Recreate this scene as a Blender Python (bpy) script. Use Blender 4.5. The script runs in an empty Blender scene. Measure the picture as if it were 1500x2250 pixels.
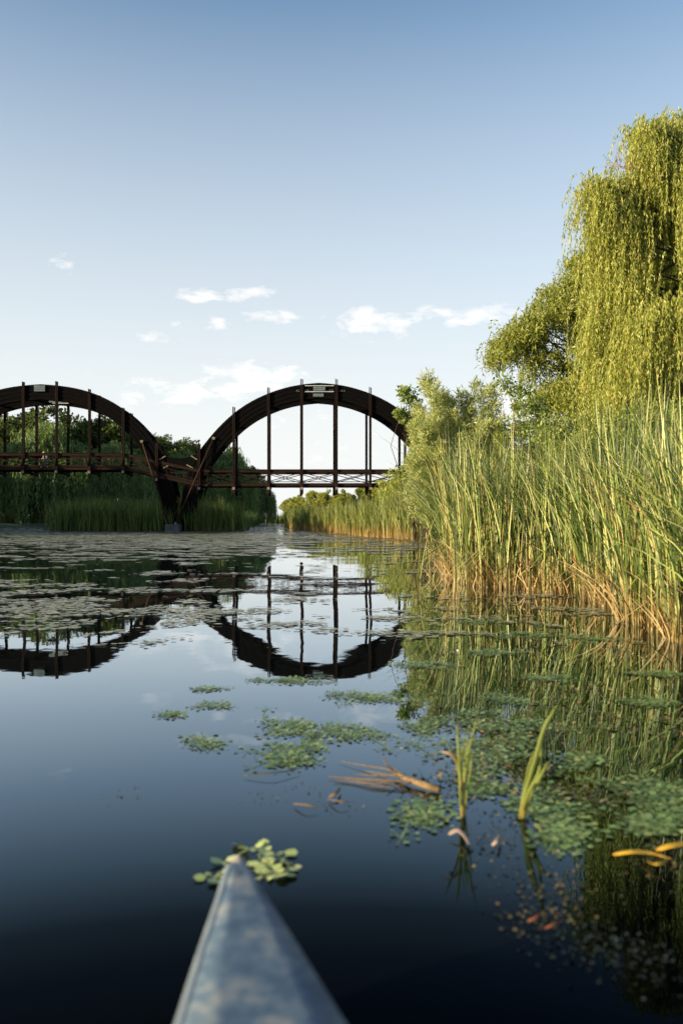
import bpy, bmesh, math, random
import numpy as np
from mathutils import Vector, Matrix, noise as mnoise

random.seed(5)
RNG = np.random.default_rng(11)
C = bpy.context.scene.collection
sc = bpy.context.scene
R = math.radians

# ------------------------------------------------------------------ survey of the place
F, CX, HY, CZ = 1800.0, 750.0, 1138.0, 1.5      # focal length and horizon in photo pixels, eye height in metres

def at(px, py, Y):
    return Vector(((px - CX) / F * Y, Y, CZ - (py - HY) / F * Y))

def onwater(px, py, z=0.0):
    Y = (CZ - z) * F / (py - HY)
    return Vector(((px - CX) / F * Y, Y, z))

# ------------------------------------------------------------------ object helpers
def tag(o, label=None, cat=None, group=None, kind=None):
    if label: o['label'] = label
    if cat: o['category'] = cat
    if group: o['group'] = group
    if kind: o['kind'] = kind
    return o

def thing(name, label, cat, loc=(0, 0, 0), group=None, rz=0.0):
    o = bpy.data.objects.new(name, None)
    o.location = loc
    o.rotation_euler.z = rz
    o.empty_display_size = 0.3
    C.objects.link(o)
    return tag(o, label, cat, group)

def link(name, me, mat, parent=None, smooth=False):
    if mat is not None and not me.materials:
        for m in (mat if isinstance(mat, (list, tuple)) else [mat]):
            me.materials.append(m)
    o = bpy.data.objects.new(name, me)
    C.objects.link(o)
    if parent is not None:
        o.parent = parent
    if smooth:
        me.polygons.foreach_set('use_smooth', np.ones(len(me.polygons), dtype=bool))
    return o

def mesh_np(name, V, n, k, midx=None):
    """V: (n*k,3) vertices, n faces of k corners each, consecutive."""
    me = bpy.data.meshes.new(name)
    me.vertices.add(len(V))
    me.vertices.foreach_set('co', np.asarray(V, dtype=np.float32).ravel())
    me.loops.add(n * k)
    me.loops.foreach_set('vertex_index', np.arange(n * k, dtype=np.int32))
    me.polygons.add(n)
    me.polygons.foreach_set('loop_start', np.arange(0, n * k, k, dtype=np.int32))
    if midx is not None:
        me.polygons.foreach_set('material_index', np.asarray(midx, dtype=np.int32))
    me.update(calc_edges=True)
    return me

def mesh_idx(name, V, Fq, k=4):
    """shared vertices, faces (n,k)"""
    me = bpy.data.meshes.new(name)
    V = np.asarray(V, dtype=np.float32)
    Fq = np.asarray(Fq, dtype=np.int32)
    me.vertices.add(len(V))
    me.vertices.foreach_set('co', V.ravel())
    me.loops.add(Fq.size)
    me.loops.foreach_set('vertex_index', Fq.ravel())
    me.polygons.add(len(Fq))
    me.polygons.foreach_set('loop_start', np.arange(0, Fq.size, k, dtype=np.int32))
    me.update(calc_edges=True)
    return me

class MB:
    """collects boxes, beams and tubes into one mesh"""
    def __init__(s): s.v = []; s.f = []
    def add(s, vs, fs):
        n = len(s.v)
        s.v += [tuple(v) for v in vs]
        s.f += [tuple(i + n for i in f) for f in fs]
    def box(s, c, size, rot=None):
        hx, hy, hz = [q / 2 for q in size]
        vs = [Vector((x, y, z)) for x in (-hx, hx) for y in (-hy, hy) for z in (-hz, hz)]
        if rot is not None: vs = [rot @ v for v in vs]
        s.add([v + Vector(c) for v in vs], [(0, 1, 3, 2), (4, 6, 7, 5), (0, 4, 5, 1), (2, 3, 7, 6), (0, 2, 6, 4), (1, 5, 7, 3)])
    def beam(s, a, b, w, h, up=(0, 1, 0)):
        """rectangular bar from a to b: w across `up`-perpendicular side, h along `up`"""
        a, b = Vector(a), Vector(b)
        d = (b - a).normalized()
        u = Vector(up); u = (u - d * u.dot(d)).normalized()
        n = d.cross(u)
        vs = []
        for p in (a, b):
            for i, j in ((-1, -1), (1, -1), (1, 1), (-1, 1)):
                vs.append(p + n * (i * w / 2) + u * (j * h / 2))
        s.add(vs, [(3, 2, 1, 0), (4, 5, 6, 7), (0, 1, 5, 4), (1, 2, 6, 5), (2, 3, 7, 6), (3, 0, 4, 7)])
    def tube(s, pts, rad, n=8, cap=True):
        pts = [Vector(p) for p in pts]
        N = len(pts)
        vs = []
        prev = None
        for i, p in enumerate(pts):
            d = (pts[min(i + 1, N - 1)] - pts[max(i - 1, 0)])
            d = d.normalized() if d.length > 1e-9 else Vector((0, 0, 1))
            u = prev if prev is not None else (Vector((1, 0, 0)) if abs(d.x) < .8 else Vector((0, 1, 0)))
            u = (u - d * u.dot(d)).normalized(); prev = u
            w = d.cross(u)
            r = rad[i] if hasattr(rad, '__len__') else rad
            for k in range(n):
                a = 2 * math.pi * k / n
                vs.append(p + u * (math.cos(a) * r) + w * (math.sin(a) * r))
        fs = []
        for i in range(N - 1):
            for k in range(n):
                k2 = (k + 1) % n
                fs.append((i * n + k, i * n + k2, (i + 1) * n + k2, (i + 1) * n + k))
        if cap:
            fs.append(tuple(range(n))[::-1]); fs.append(tuple((N - 1) * n + k for k in range(n)))
        s.add(vs, fs)
    def mesh(s, name):
        me = bpy.data.meshes.new(name)
        me.from_pydata(s.v, [], s.f)
        me.update()
        return me
    def build(s, name, mat, parent=None, smooth=False, bevel=0.0):
        o = link(name, s.mesh(name), mat, parent, smooth)
        if bevel:
            m = o.modifiers.new('bevel', 'BEVEL'); m.width = bevel; m.segments = 2; m.limit_method = 'ANGLE'
        return o

# ------------------------------------------------------------------ materials
def newmat(name):
    m = bpy.data.materials.new(name); m.use_nodes = True
    nt = m.node_tree; nt.nodes.clear()
    out = nt.nodes.new('ShaderNodeOutputMaterial')
    return m, nt, out

def N(nt, t, **kw):
    n = nt.nodes.new(t)
    for k, v in kw.items(): setattr(n, k, v)
    return n

def ramp(nt, stops, interp='LINEAR'):
    r = nt.nodes.new('ShaderNodeValToRGB')
    r.color_ramp.interpolation = interp
    e = r.color_ramp.elements
    while len(e) < len(stops): e.new(0.5)
    for i, (p, c) in enumerate(stops):
        e[i].position = p; e[i].color = (*c, 1) if len(c) == 3 else c
    return r

def leafmat(name, stops, trans=0.4, rough=0.55, spec=0.25, height=None, transcol=1.25):
    """leaf: each leaf takes a colour at random from the stops; height = [(z0, colour), (z1, ...)] tints by height above the water (dry feet of reeds)"""
    m, nt, out = newmat(name)
    g = N(nt, 'ShaderNodeNewGeometry')
    r = ramp(nt, stops)
    nt.links.new(g.outputs['Random Per Island'], r.inputs[0])
    col = r.outputs[0]
    if height:
        z0, z1, c0, c1 = height
        sep = N(nt, 'ShaderNodeSeparateXYZ'); nt.links.new(g.outputs['Position'], sep.inputs[0])
        wn = N(nt, 'ShaderNodeTexWhiteNoise', noise_dimensions='1D'); nt.links.new(g.outputs['Random Per Island'], wn.inputs['W'])
        ad = N(nt, 'ShaderNodeMath', operation='MULTIPLY_ADD'); nt.links.new(wn.outputs[0], ad.inputs[0]); ad.inputs[1].default_value = -(z1 - z0) * 1.1
        nt.links.new(sep.outputs['Z'], ad.inputs[2])
        mr = N(nt, 'ShaderNodeMapRange'); nt.links.new(ad.outputs[0], mr.inputs[0])
        mr.inputs[1].default_value = z0 - (z1 - z0) * .6; mr.inputs[2].default_value = z1 - (z1 - z0) * .4
        mr.inputs[3].default_value = 1; mr.inputs[4].default_value = 0
        dr = ramp(nt, [(0, c0), (1, c1)])
        wn2 = N(nt, 'ShaderNodeTexWhiteNoise', noise_dimensions='1D')
        a2 = N(nt, 'ShaderNodeMath', operation='ADD'); a2.inputs[1].default_value = 3.7
        nt.links.new(g.outputs['Random Per Island'], a2.inputs[0]); nt.links.new(a2.outputs[0], wn2.inputs['W'])
        nt.links.new(wn2.outputs[0], dr.inputs[0])
        mx = N(nt, 'ShaderNodeMix', data_type='RGBA')
        nt.links.new(mr.outputs[0], mx.inputs[0]); nt.links.new(col, mx.inputs[6]); nt.links.new(dr.outputs[0], mx.inputs[7])
        col = mx.outputs[2]
    p = N(nt, 'ShaderNodeBsdfPrincipled')
    p.inputs['Roughness'].default_value = rough
    p.inputs['Specular IOR Level'].default_value = spec
    nt.links.new(col, p.inputs['Base Color'])
    t = N(nt, 'ShaderNodeBsdfTranslucent')
    gm = N(nt, 'ShaderNodeMix', data_type='RGBA', blend_type='MULTIPLY'); gm.inputs[0].default_value = 1
    nt.links.new(col, gm.inputs[6]); gm.inputs[7].default_value = (transcol * 1.15, transcol * 1.1, transcol * .55, 1)
    nt.links.new(gm.outputs[2], t.inputs[0])
    ms = N(nt, 'ShaderNodeMixShader'); ms.inputs[0].default_value = trans
    nt.links.new(p.outputs[0], ms.inputs[1]); nt.links.new(t.outputs[0], ms.inputs[2])
    nt.links.new(ms.outputs[0], out.inputs[0])
    return m

def woodmat(name, c0, c1, scale=(1, 1, 1), rough=.75, bump=.4, c2=None, spec=.25):
    m, nt, out = newmat(name)
    tc = N(nt, 'ShaderNodeTexCoord')
    mp = N(nt, 'ShaderNodeMapping'); mp.inputs['Scale'].default_value = scale
    nt.links.new(tc.outputs['Object'], mp.inputs[0])
    n1 = N(nt, 'ShaderNodeTexNoise'); n1.inputs['Scale'].default_value = 2.2; n1.inputs['Detail'].default_value = 8; n1.inputs['Roughness'].default_value = .7
    nt.links.new(mp.outputs[0], n1.inputs[0])
    r = ramp(nt, [(.3, c0), (.62, c1)] + ([(.78, c2)] if c2 else []))
    nt.links.new(n1.outputs[0], r.inputs[0])
    p = N(nt, 'ShaderNodeBsdfPrincipled'); p.inputs['Roughness'].default_value = rough
    p.inputs['Specular IOR Level'].default_value = spec
    nt.links.new(r.outputs[0], p.inputs['Base Color'])
    b = N(nt, 'ShaderNodeBump'); b.inputs['Strength'].default_value = bump; b.inputs['Distance'].default_value = .04
    nt.links.new(n1.outputs[0], b.inputs['Height']); nt.links.new(b.outputs[0], p.inputs['Normal'])
    nt.links.new(p.outputs[0], out.inputs[0])
    return m

M = {}
M['wood_dark'] = woodmat('tarred_timber', (.002, .002, .0024), (.0045, .0042, .0045), (.6, 1, 3.5), c2=(.012, .0105, .010), spec=.02, rough=.95)
M['wood_board'] = woodmat('brown_board', (.002, .002, .0024), (.0058, .0052, .0052), (.5, 1, 5), c2=(.020, .016, .014), spec=.02, rough=.95)
M['wood_red'] = woodmat('red_brown_timber', (.008, .0055, .005), (.019, .012, .0095), (4, 4, .8), c2=(.036, .023, .018), spec=.04)
M['wood_rail'] = woodmat('rail_timber', (.008, .0055, .005), (.021, .013, .010), (.8, 4, 4), c2=(.036, .023, .018), spec=.04)
M['wood_deck'] = woodmat('deck_timber', (.008, .0055, .005), (.022, .013, .010), (.8, 4, 4), c2=(.034, .021, .015), spec=.04)
M['wood_grey'] = woodmat('weathered_beam_end', (.10, .09, .08), (.22, .20, .18), (1, 3, 3))
M['strut'] = woodmat('round_pole', (.016, .010, .008), (.036, .021, .015), (4, 4, .7), c2=(.07, .043, .03), spec=.05)
M['steel_plate'] = woodmat('bluish_sheet_metal', (.055, .085, .09), (.11, .15, .16), (1, 1, 1), rough=.45, bump=.1)
M['white_steel'] = woodmat('pale_steel', (.25, .27, .28), (.38, .40, .41), rough=.4, bump=.05)
M['bracket'] = woodmat('ochre_bracket', (.10, .09, .055), (.19, .165, .10), rough=.6, bump=.1)
M['concrete'] = woodmat('concrete', (.035, .042, .045), (.075, .085, .09), (1.5, 1.5, 1.5), rough=.9, bump=.5, c2=(.11, .12, .115))
M['bark'] = woodmat('bark', (.018, .013, .010), (.06, .045, .034), (5, 5, 1), bump=.8, c2=(.10, .08, .06))
M['twig'] = woodmat('dead_orange_twig', (.22, .09, .03), (.34, .15, .06), (5, 5, 5), bump=.1)
M['dry_stalk'] = woodmat('dry_stalk', (.09, .06, .03), (.27, .185, .095), (5, 30, 30), bump=.6, c2=(.42, .32, .19))
M['fibre'] = woodmat('fibrous_dry_blade', (.06, .042, .024), (.20, .135, .07), (3, 40, 30), bump=.6, c2=(.40, .32, .20), rough=.7)
M['yellow_blotch'] = woodmat('blotched_yellow_leaf', (.30, .12, .02), (.52, .34, .035), (9, 12, 9), bump=.3, c2=(.58, .44, .10), rough=.5)
M['red_blotch'] = woodmat('blotched_red_leaf', (.08, .03, .015), (.24, .075, .03), (14, 14, 14), bump=.3, c2=(.42, .16, .05), rough=.55)
M['stake'] = woodmat('stake', (.12, .11, .10), (.22, .20, .18), (6, 6, 1))

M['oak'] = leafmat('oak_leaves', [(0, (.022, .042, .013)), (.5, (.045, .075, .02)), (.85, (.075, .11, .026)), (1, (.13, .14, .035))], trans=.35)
M['wood_willow'] = leafmat('shade_willow_leaves', [(0, (.055, .105, .042)), (.6, (.115, .185, .065)), (1, (.19, .25, .085))], trans=.4)  # willow leaves of the wood, its shade painted into darker greens
M['willow'] = leafmat('willow_leaves', [(0, (.11, .16, .032)), (.35, (.25, .28, .05)), (.75, (.37, .385, .09)), (.95, (.50, .48, .19)), (1, (.46, .33, .11))], trans=.46, rough=.5, spec=.35)
M['willow_back'] = leafmat('olive_willow_leaves', [(0, (.105, .145, .03)), (.5, (.23, .265, .055)), (1, (.38, .38, .115))], trans=.46, rough=.5, spec=.3)
M['silver'] = leafmat('silvery_willow_leaves', [(0, (.16, .20, .07)), (.45, (.30, .35, .14)), (.85, (.47, .50, .26)), (1, (.56, .57, .38))], trans=.5, rough=.5, spec=.35)
M['hazel'] = leafmat('hazel_leaves', [(0, (.06, .10, .02)), (.4, (.15, .20, .04)), (.8, (.27, .31, .07)), (1, (.42, .42, .16))], trans=.4, rough=.5, spec=.3)
M['broad'] = leafmat('broad_leaves', [(0, (.07, .12, .025)), (.5, (.15, .21, .045)), (1, (.30, .35, .10))], trans=.42, rough=.42, spec=.45)
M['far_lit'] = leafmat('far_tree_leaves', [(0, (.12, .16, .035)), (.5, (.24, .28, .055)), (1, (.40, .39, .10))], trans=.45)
M['reed'] = leafmat('cattail_leaves', [(0, (.016, .036, .009)), (.42, (.050, .088, .018)), (.68, (.13, .18, .038)), (.84, (.29, .33, .09)), (.93, (.46, .47, .19)), (.97, (.36, .25, .09)), (1, (.42, .22, .07))],  # darkest leaf colours stand in for the shaded gaps inside the bed
                    trans=.2, rough=.45, spec=.4, height=(.0, .5, (.09, .055, .02), (.36, .28, .12)))
M['reed_far'] = leafmat('far_cattail_leaves', [(0, (.05, .085, .018)), (.4, (.12, .16, .036)), (.8, (.24, .26, .075)), (1, (.38, .34, .14))],
                        trans=.35, rough=.5, spec=.3, height=(.05, .9, (.30, .19, .07), (.42, .30, .14)))
M['reed_shade'] = leafmat('shady_cattail_leaves', [(0, (.035, .07, .018)), (.5, (.08, .13, .03)), (.88, (.15, .20, .055)), (1, (.32, .30, .13))],  # darker copy of the cattail leaves, shade put into the colour
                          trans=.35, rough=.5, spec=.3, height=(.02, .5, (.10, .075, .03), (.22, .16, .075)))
M['dry_leaf'] = leafmat('dry_reed_leaves', [(0, (.06, .035, .016)), (.45, (.17, .10, .04)), (.75, (.34, .22, .09)), (1, (.54, .43, .24))], trans=.15)
M['pad'] = leafmat('floating_leaves', [(0, (.06, .12, .035)), (.4, (.11, .19, .06)), (.8, (.18, .26, .085)), (1, (.27, .27, .11))], trans=.0, rough=.42, spec=.42)
M['film'] = leafmat('duckweed', [(0, (.12, .14, .08)), (.5, (.22, .23, .15)), (1, (.38, .37, .27))], trans=.0, rough=.32, spec=.5)
M['pad_pale'] = leafmat('pale_floating_leaves', [(0, (.26, .34, .09)), (.5, (.38, .45, .16)), (1, (.50, .53, .24))], trans=.1, rough=.4, spec=.5)
M['debris'] = leafmat('sodden_leaf_litter', [(0, (.02, .018, .008)), (.5, (.06, .05, .018)), (.85, (.14, .13, .05)), (1, (.22, .12, .055))], trans=.0, rough=.4, spec=.5)
M['pink_leaf'] = leafmat('pale_curled_leaf', [(0, (.28, .20, .15)), (1, (.40, .30, .24))], trans=.1)
M['yellow_leaf'] = leafmat('yellow_leaf', [(0, (.55, .36, .03)), (.6, (.62, .44, .05)), (1, (.50, .22, .03))], trans=.1, rough=.4)
M['red_leaf'] = leafmat('red_leaf', [(0, (.50, .13, .035)), (1, (.40, .09, .03))], trans=.1, rough=.4)

def water_mat():
    m, nt, out = newmat('water')
    # dark water: a black body under a mirror whose strength follows the angle of view (weak and blue when looked down into)
    p = N(nt, 'ShaderNodeBsdfGlossy'); p.inputs['Roughness'].default_value = .012
    body = N(nt, 'ShaderNodeBsdfDiffuse'); body.inputs[0].default_value = (.0012, .0016, .0016, 1)
    lw = N(nt, 'ShaderNodeLayerWeight'); lw.inputs['Blend'].default_value = .5
    fr = ramp(nt, [(0, (.001, .0015, .002)), (.46, (.002, .003, .004)), (.53, (.007, .010, .014)), (.57, (.018, .025, .030)), (.61, (.058, .082, .097)), (.70, (.17, .225, .275)), (.775, (.31, .375, .435)), (.85, (.54, .60, .65)), (.95, (.86, .88, .89)), (1, (1, 1, 1))])
    nt.links.new(lw.outputs['Facing'], fr.inputs[0]); nt.links.new(fr.outputs[0], p.inputs['Color'])
    add = N(nt, 'ShaderNodeAddShader'); nt.links.new(p.outputs[0], add.inputs[0]); nt.links.new(body.outputs[0], add.inputs[1])
    g = N(nt, 'ShaderNodeNewGeometry')
    mp = N(nt, 'ShaderNodeMapping'); mp.inputs['Scale'].default_value = (.34, .24, .3)
    nt.links.new(g.outputs['Position'], mp.inputs[0])
    n1 = N(nt, 'ShaderNodeTexNoise'); n1.inputs['Scale'].default_value = 1.0; n1.inputs['Detail'].default_value = 1.5; n1.inputs['Roughness'].default_value = .35
    nt.links.new(mp.outputs[0], n1.inputs[0])
    b1 = N(nt, 'ShaderNodeBump'); b1.inputs['Strength'].default_value = 1; b1.inputs['Distance'].default_value = .026
    nt.links.new(n1.outputs[0], b1.inputs['Height'])
    n2 = N(nt, 'ShaderNodeTexNoise'); n2.inputs['Scale'].default_value = 3.2; n2.inputs['Detail'].default_value = 2
    nt.links.new(g.outputs['Position'], n2.inputs[0])
    b2 = N(nt, 'ShaderNodeBump'); b2.inputs['Strength'].default_value = 1; b2.inputs['Distance'].default_value = .0006
    nt.links.new(n2.outputs[0], b2.inputs['Height']); nt.links.new(b1.outputs[0], b2.inputs['Normal'])
    nt.links.new(b2.outputs[0], p.inputs['Normal'])
    nt.links.new(add.outputs[0], out.inputs[0])
    return m
M['water'] = water_mat()

def ground_mat():
    m, nt, out = newmat('bank_soil_and_grass')
    g = N(nt, 'ShaderNodeNewGeometry')
    n1 = N(nt, 'ShaderNodeTexNoise'); n1.inputs['Scale'].default_value = .9; n1.inputs['Detail'].default_value = 6
    nt.links.new(g.outputs['Position'], n1.inputs[0])
    r = ramp(nt, [(.3, (.03, .026, .014)), (.55, (.035, .05, .016)), (.8, (.06, .08, .025))])
    nt.links.new(n1.outputs[0], r.inputs[0])
    p = N(nt, 'ShaderNodeBsdfPrincipled'); p.inputs['Roughness'].default_value = .95
    nt.links.new(r.outputs[0], p.inputs['Base Color']); nt.links.new(p.outputs[0], out.inputs[0])
    return m
M['ground'] = ground_mat()

# ------------------------------------------------------------------ camera, sun, sky
cam = bpy.data.cameras.new('camera')
co = bpy.data.objects.new('camera', cam); C.objects.link(co); sc.camera = co
co.location = (0, 0, CZ); co.rotation_euler = (R(90), 0, 0)
cam.sensor_fit = 'VERTICAL'; cam.sensor_height = 36; cam.sensor_width = 24
cam.lens = 36 * F / 2250
cam.shift_y = (HY - 1125) / 2250
cam.clip_start = .05; cam.clip_end = 9000
cam.dof.use_dof = True; cam.dof.focus_distance = 23; cam.dof.aperture_fstop = 1.35; cam.dof.aperture_blades = 9

SUN_AZ, SUN_EL = 113.0, 13.5       # degrees to the left of the view direction (+Y), and up
sdir = Vector((-math.sin(R(SUN_AZ)) * math.cos(R(SUN_EL)), math.cos(R(SUN_AZ)) * math.cos(R(SUN_EL)), math.sin(R(SUN_EL))))
sl = bpy.data.lights.new('sun', 'SUN'); sl.energy = 5.0; sl.angle = R(.5); sl.color = (1, .80, .50)
so = bpy.data.objects.new('sun', sl); C.objects.link(so)
so.rotation_euler = sdir.to_track_quat('Z', 'Y').to_euler(); so.location = (-30, 0, 40)

W = bpy.data.worlds.new('World'); sc.world = W; W.use_nodes = True
wt = W.node_tree; wt.nodes.clear()
wo = wt.nodes.new('ShaderNodeOutputWorld'); bg = wt.nodes.new('ShaderNodeBackground')
sky = wt.nodes.new('ShaderNodeTexSky'); sky.sky_type = 'NISHITA'; sky.sun_disc = False
sky.sun_elevation = R(SUN_EL); sky.sun_rotation = math.atan2(sdir.x, sdir.y)
sky.altitude = 100; sky.air_density = 1.0; sky.dust_density = 1.4; sky.ozone_density = 2.2
SKY_STRENGTH = .10
bg.inputs[1].default_value = SKY_STRENGTH
wt.links.new(bg.outputs[0], wo.inputs[0])

def wn(t, **kw): return N(wt, t, **kw)
def wmath(op, a, b=None, c=None, clamp=False):
    n = wn('ShaderNodeMath', operation=op); n.use_clamp = clamp
    for i, v in enumerate((a, b, c)):
        if v is None: continue
        if isinstance(v, (int, float)): n.inputs[i].default_value = v
        else: wt.links.new(v, n.inputs[i])
    return n.outputs[0]
tc = wn('ShaderNodeTexCoord'); sp = wn('ShaderNodeSeparateXYZ'); wt.links.new(tc.outputs['Generated'], sp.inputs[0])
yy = wmath('MAXIMUM', sp.outputs['Y'], .05)
u = wmath('DIVIDE', sp.outputs['X'], yy); v = wmath('DIVIDE', sp.outputs['Z'], yy)
cb = wn('ShaderNodeCombineXYZ'); wt.links.new(u, cb.inputs[0]); wt.links.new(wmath('MULTIPLY', v, 2.3), cb.inputs[1])
nz = wn('ShaderNodeTexNoise'); nz.inputs['Scale'].default_value = 24; nz.inputs['Detail'].default_value = 9; nz.inputs['Roughness'].default_value = .62; nz.inputs['Distortion'].default_value = .25
wt.links.new(cb.outputs[0], nz.inputs[0])
CL = [  # cloud banks: compass bearing and height (as photo pixels of the survey), half width, half height, density
    (145, 574, 30, 24, .75), (435, 652, 60, 20, 1), (545, 652, 55, 26, .9), (590, 695, 60, 18, .9), (405, 712, 30, 16, .7), (470, 712, 32, 14, .75),
    (350, 742, 55, 13, .75), (825, 708, 95, 36, 1), (930, 700, 40, 20, .7), (1040, 692, 120, 24, 1), (430, 800, 40, 9, .6), (540, 838, 130, 50, .95),
    (390, 865, 130, 38, .8), (210, 832, 70, 18, .5), (1130, 880, 60, 60, .8), (760, 1000, 170, 60, .35), (620, 900, 120, 60, .35)]
den = None
for (px, py, a, b, dn) in CL:
    du = wmath('MULTIPLY', wmath('SUBTRACT', u, (px - CX) / F), F / a)
    dv = wmath('MULTIPLY', wmath('SUBTRACT', v, (HY - py) / F), F / b)
    q = wmath('SQRT', wmath('ADD', wmath('MULTIPLY', du, du), wmath('MULTIPLY', dv, dv)))
    e = wmath('MULTIPLY', wmath('SUBTRACT', 1.45, q, clamp=True), dn)
    den = e if den is None else wmath('MAXIMUM', den, e)
# density = what the bank holds, eaten away by the noise
cl = wmath('MULTIPLY', wmath('SUBTRACT', wmath('ADD', wmath('MULTIPLY', den, .40), wmath('MULTIPLY', nz.outputs[0], 1.35)), .87), 2.5, clamp=True)
cl = wmath('MULTIPLY', cl, wmath('MULTIPLY', den, 2.5, clamp=True))
cl = wmath('MULTIPLY', cl, .95)
mixc = wn('ShaderNodeMix', data_type='RGBA')
# the summer haze that whitens the sky towards the horizon
hz = ramp(wt, [(0.0, (1, 1, 1)), (.10, (.93, .93, .93)), (.20, (.74, .74, .74)), (.306, (.53, .53, .53)), (.42, (.30, .30, .30)), (.56, (0, 0, 0))])
wt.links.new(sp.outputs['Z'], hz.inputs[0])
mixh = wn('ShaderNodeMix', data_type='RGBA')
tint = wn('ShaderNodeMix', data_type='RGBA', blend_type='MULTIPLY'); tint.inputs[0].default_value = 1
wt.links.new(sky.outputs[0], tint.inputs[6]); tint.inputs[7].default_value = (.86, .96, .95, 1)
wt.links.new(hz.outputs[0], mixh.inputs[0]); wt.links.new(tint.outputs[2], mixh.inputs[6])
HAZE = .395 / SKY_STRENGTH
mixh.inputs[7].default_value = (HAZE * .99, HAZE * 1.01, HAZE * 1.0, 1)
wt.links.new(cl, mixc.inputs[0]); wt.links.new(mixh.outputs[2], mixc.inputs[6])
CLOUD = 0.52
mixc.inputs[7].default_value = (CLOUD / SKY_STRENGTH, CLOUD * .955 / SKY_STRENGTH, CLOUD * .91 / SKY_STRENGTH, 1)
wt.links.new(mixc.outputs[2], bg.inputs[0])

sc.view_settings.view_transform = 'Standard'; sc.view_settings.look = 'None'
sc.view_settings.gamma = 1; sc.view_settings.exposure = 1.285
sc.cycles.max_bounces = 8; sc.cycles.transparent_max_bounces = 8
sc.cycles.use_denoising = True

# ------------------------------------------------------------------ setting: water and banks
me = bpy.data.meshes.new('water')
me.from_pydata([(-3000, -600, 0), (3000, -600, 0), (3000, 4000, 0), (-3000, 4000, 0)], [], [(0, 1, 2, 3)])
tag(link('water', me, M['water']), 'still dark pond water mirroring the bridge and sky', 'water', kind='structure')

RIGHT_BANK = [(-30, 6.5), (0, 5.6), (9, 5.2), (17, 4.6), (20, 4.6), (27, 4.6), (55, 6.6), (62, 4.4), (80, 1.0), (100, -3.2), (150, -7), (230, -9), (300, -9), (900, -9)]
LEFT_BANK = [(-60, -75), (50, -60), (80, -58), (110, -56), (140, -47), (146, -30), (160, -22), (200, -22), (238, -26), (300, -60)]
def interp(tab, y):
    return float(np.interp(y, [t[0] for t in tab], [t[1] for t in tab]))
def land(x, y):
    dr = x - interp(RIGHT_BANK, y)
    dl = interp(LEFT_BANK, y) - x
    df = y - 247 + .02 * abs(x)
    d = max(dr, dl, df)
    return d
xs = np.concatenate([np.linspace(-1500, -130, 12), np.linspace(-120, 60, 121), np.linspace(70, 1500, 12)])
ys = np.concatenate([np.linspace(-300, -20, 8), np.linspace(-15, 125, 94), np.linspace(128, 280, 60), np.linspace(300, 3500, 14)])
V = []; Fq = []
for y in ys:
    for x in xs:
        d = land(x, y)
        z = max(-1.2, min(.55, d * .22)) + (.12 * mnoise.noise(Vector((x * .15, y * .15, 0))) if d > 0 else 0)
        V.append((x, y, z))
nx = len(xs)
for j in range(len(ys) - 1):
    for i in range(nx - 1):
        a = j * nx + i
        Fq.append((a, a + 1, a + nx + 1, a + nx))
tag(link('ground', mesh_idx('ground', V, Fq), M['ground'], smooth=True), 'low overgrown pond banks behind the reeds', 'ground', kind='structure')

# ------------------------------------------------------------------ foliage makers (numpy)
def unit(a): return a / np.maximum(np.linalg.norm(a, axis=-1, keepdims=True), 1e-9)
def rnd_dir(n, rng): return unit(rng.normal(size=(n, 3)))

def leaf_quads(P, D, L, Wd, rng, normal=None):
    """rhombic leaves at P along D (n,3) of length L and width Wd (n,)"""
    n = len(P)
    S = np.cross(D, rnd_dir(n, rng) if normal is None else normal); S = unit(S)
    L = np.broadcast_to(L, (n,))[:, None]; Wd = np.broadcast_to(Wd, (n,))[:, None]
    V = np.empty((n, 4, 3))
    V[:, 0] = P; V[:, 1] = P + D * L * .45 + S * Wd / 2; V[:, 2] = P + D * L; V[:, 3] = P + D * L * .45 - S * Wd / 2
    return V.reshape(-1, 3)

def quads_mesh(name, V): return mesh_np(name, V, len(V) // 4, 4)

def clump_leaves(centers, radii, per, L, rng, wl=.6, flat=.75, up=.35):
    """leaf clumps: leaves near the skin of every clump, facing mostly outward and up"""
    n = len(centers) * per
    ci = np.repeat(np.arange(len(centers)), per)
    d = rnd_dir(n, rng)
    rr = radii[ci] * (rng.random(n) ** .45) * (.8 + .35 * rng.random(n))
    P = centers[ci] + d * rr[:, None] * np.array([1, 1, flat])
    D = unit(rnd_dir(n, rng) + d * .7 + np.array([0, 0, up * .2]))
    nrm = unit(d * .8 + np.array([0, 0, up]) + rnd_dir(n, rng) * .9)
    Ls = L * (.6 + .8 * rng.random(n))
    return leaf_quads(P, D, Ls, Ls * wl, rng, nrm)

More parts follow.
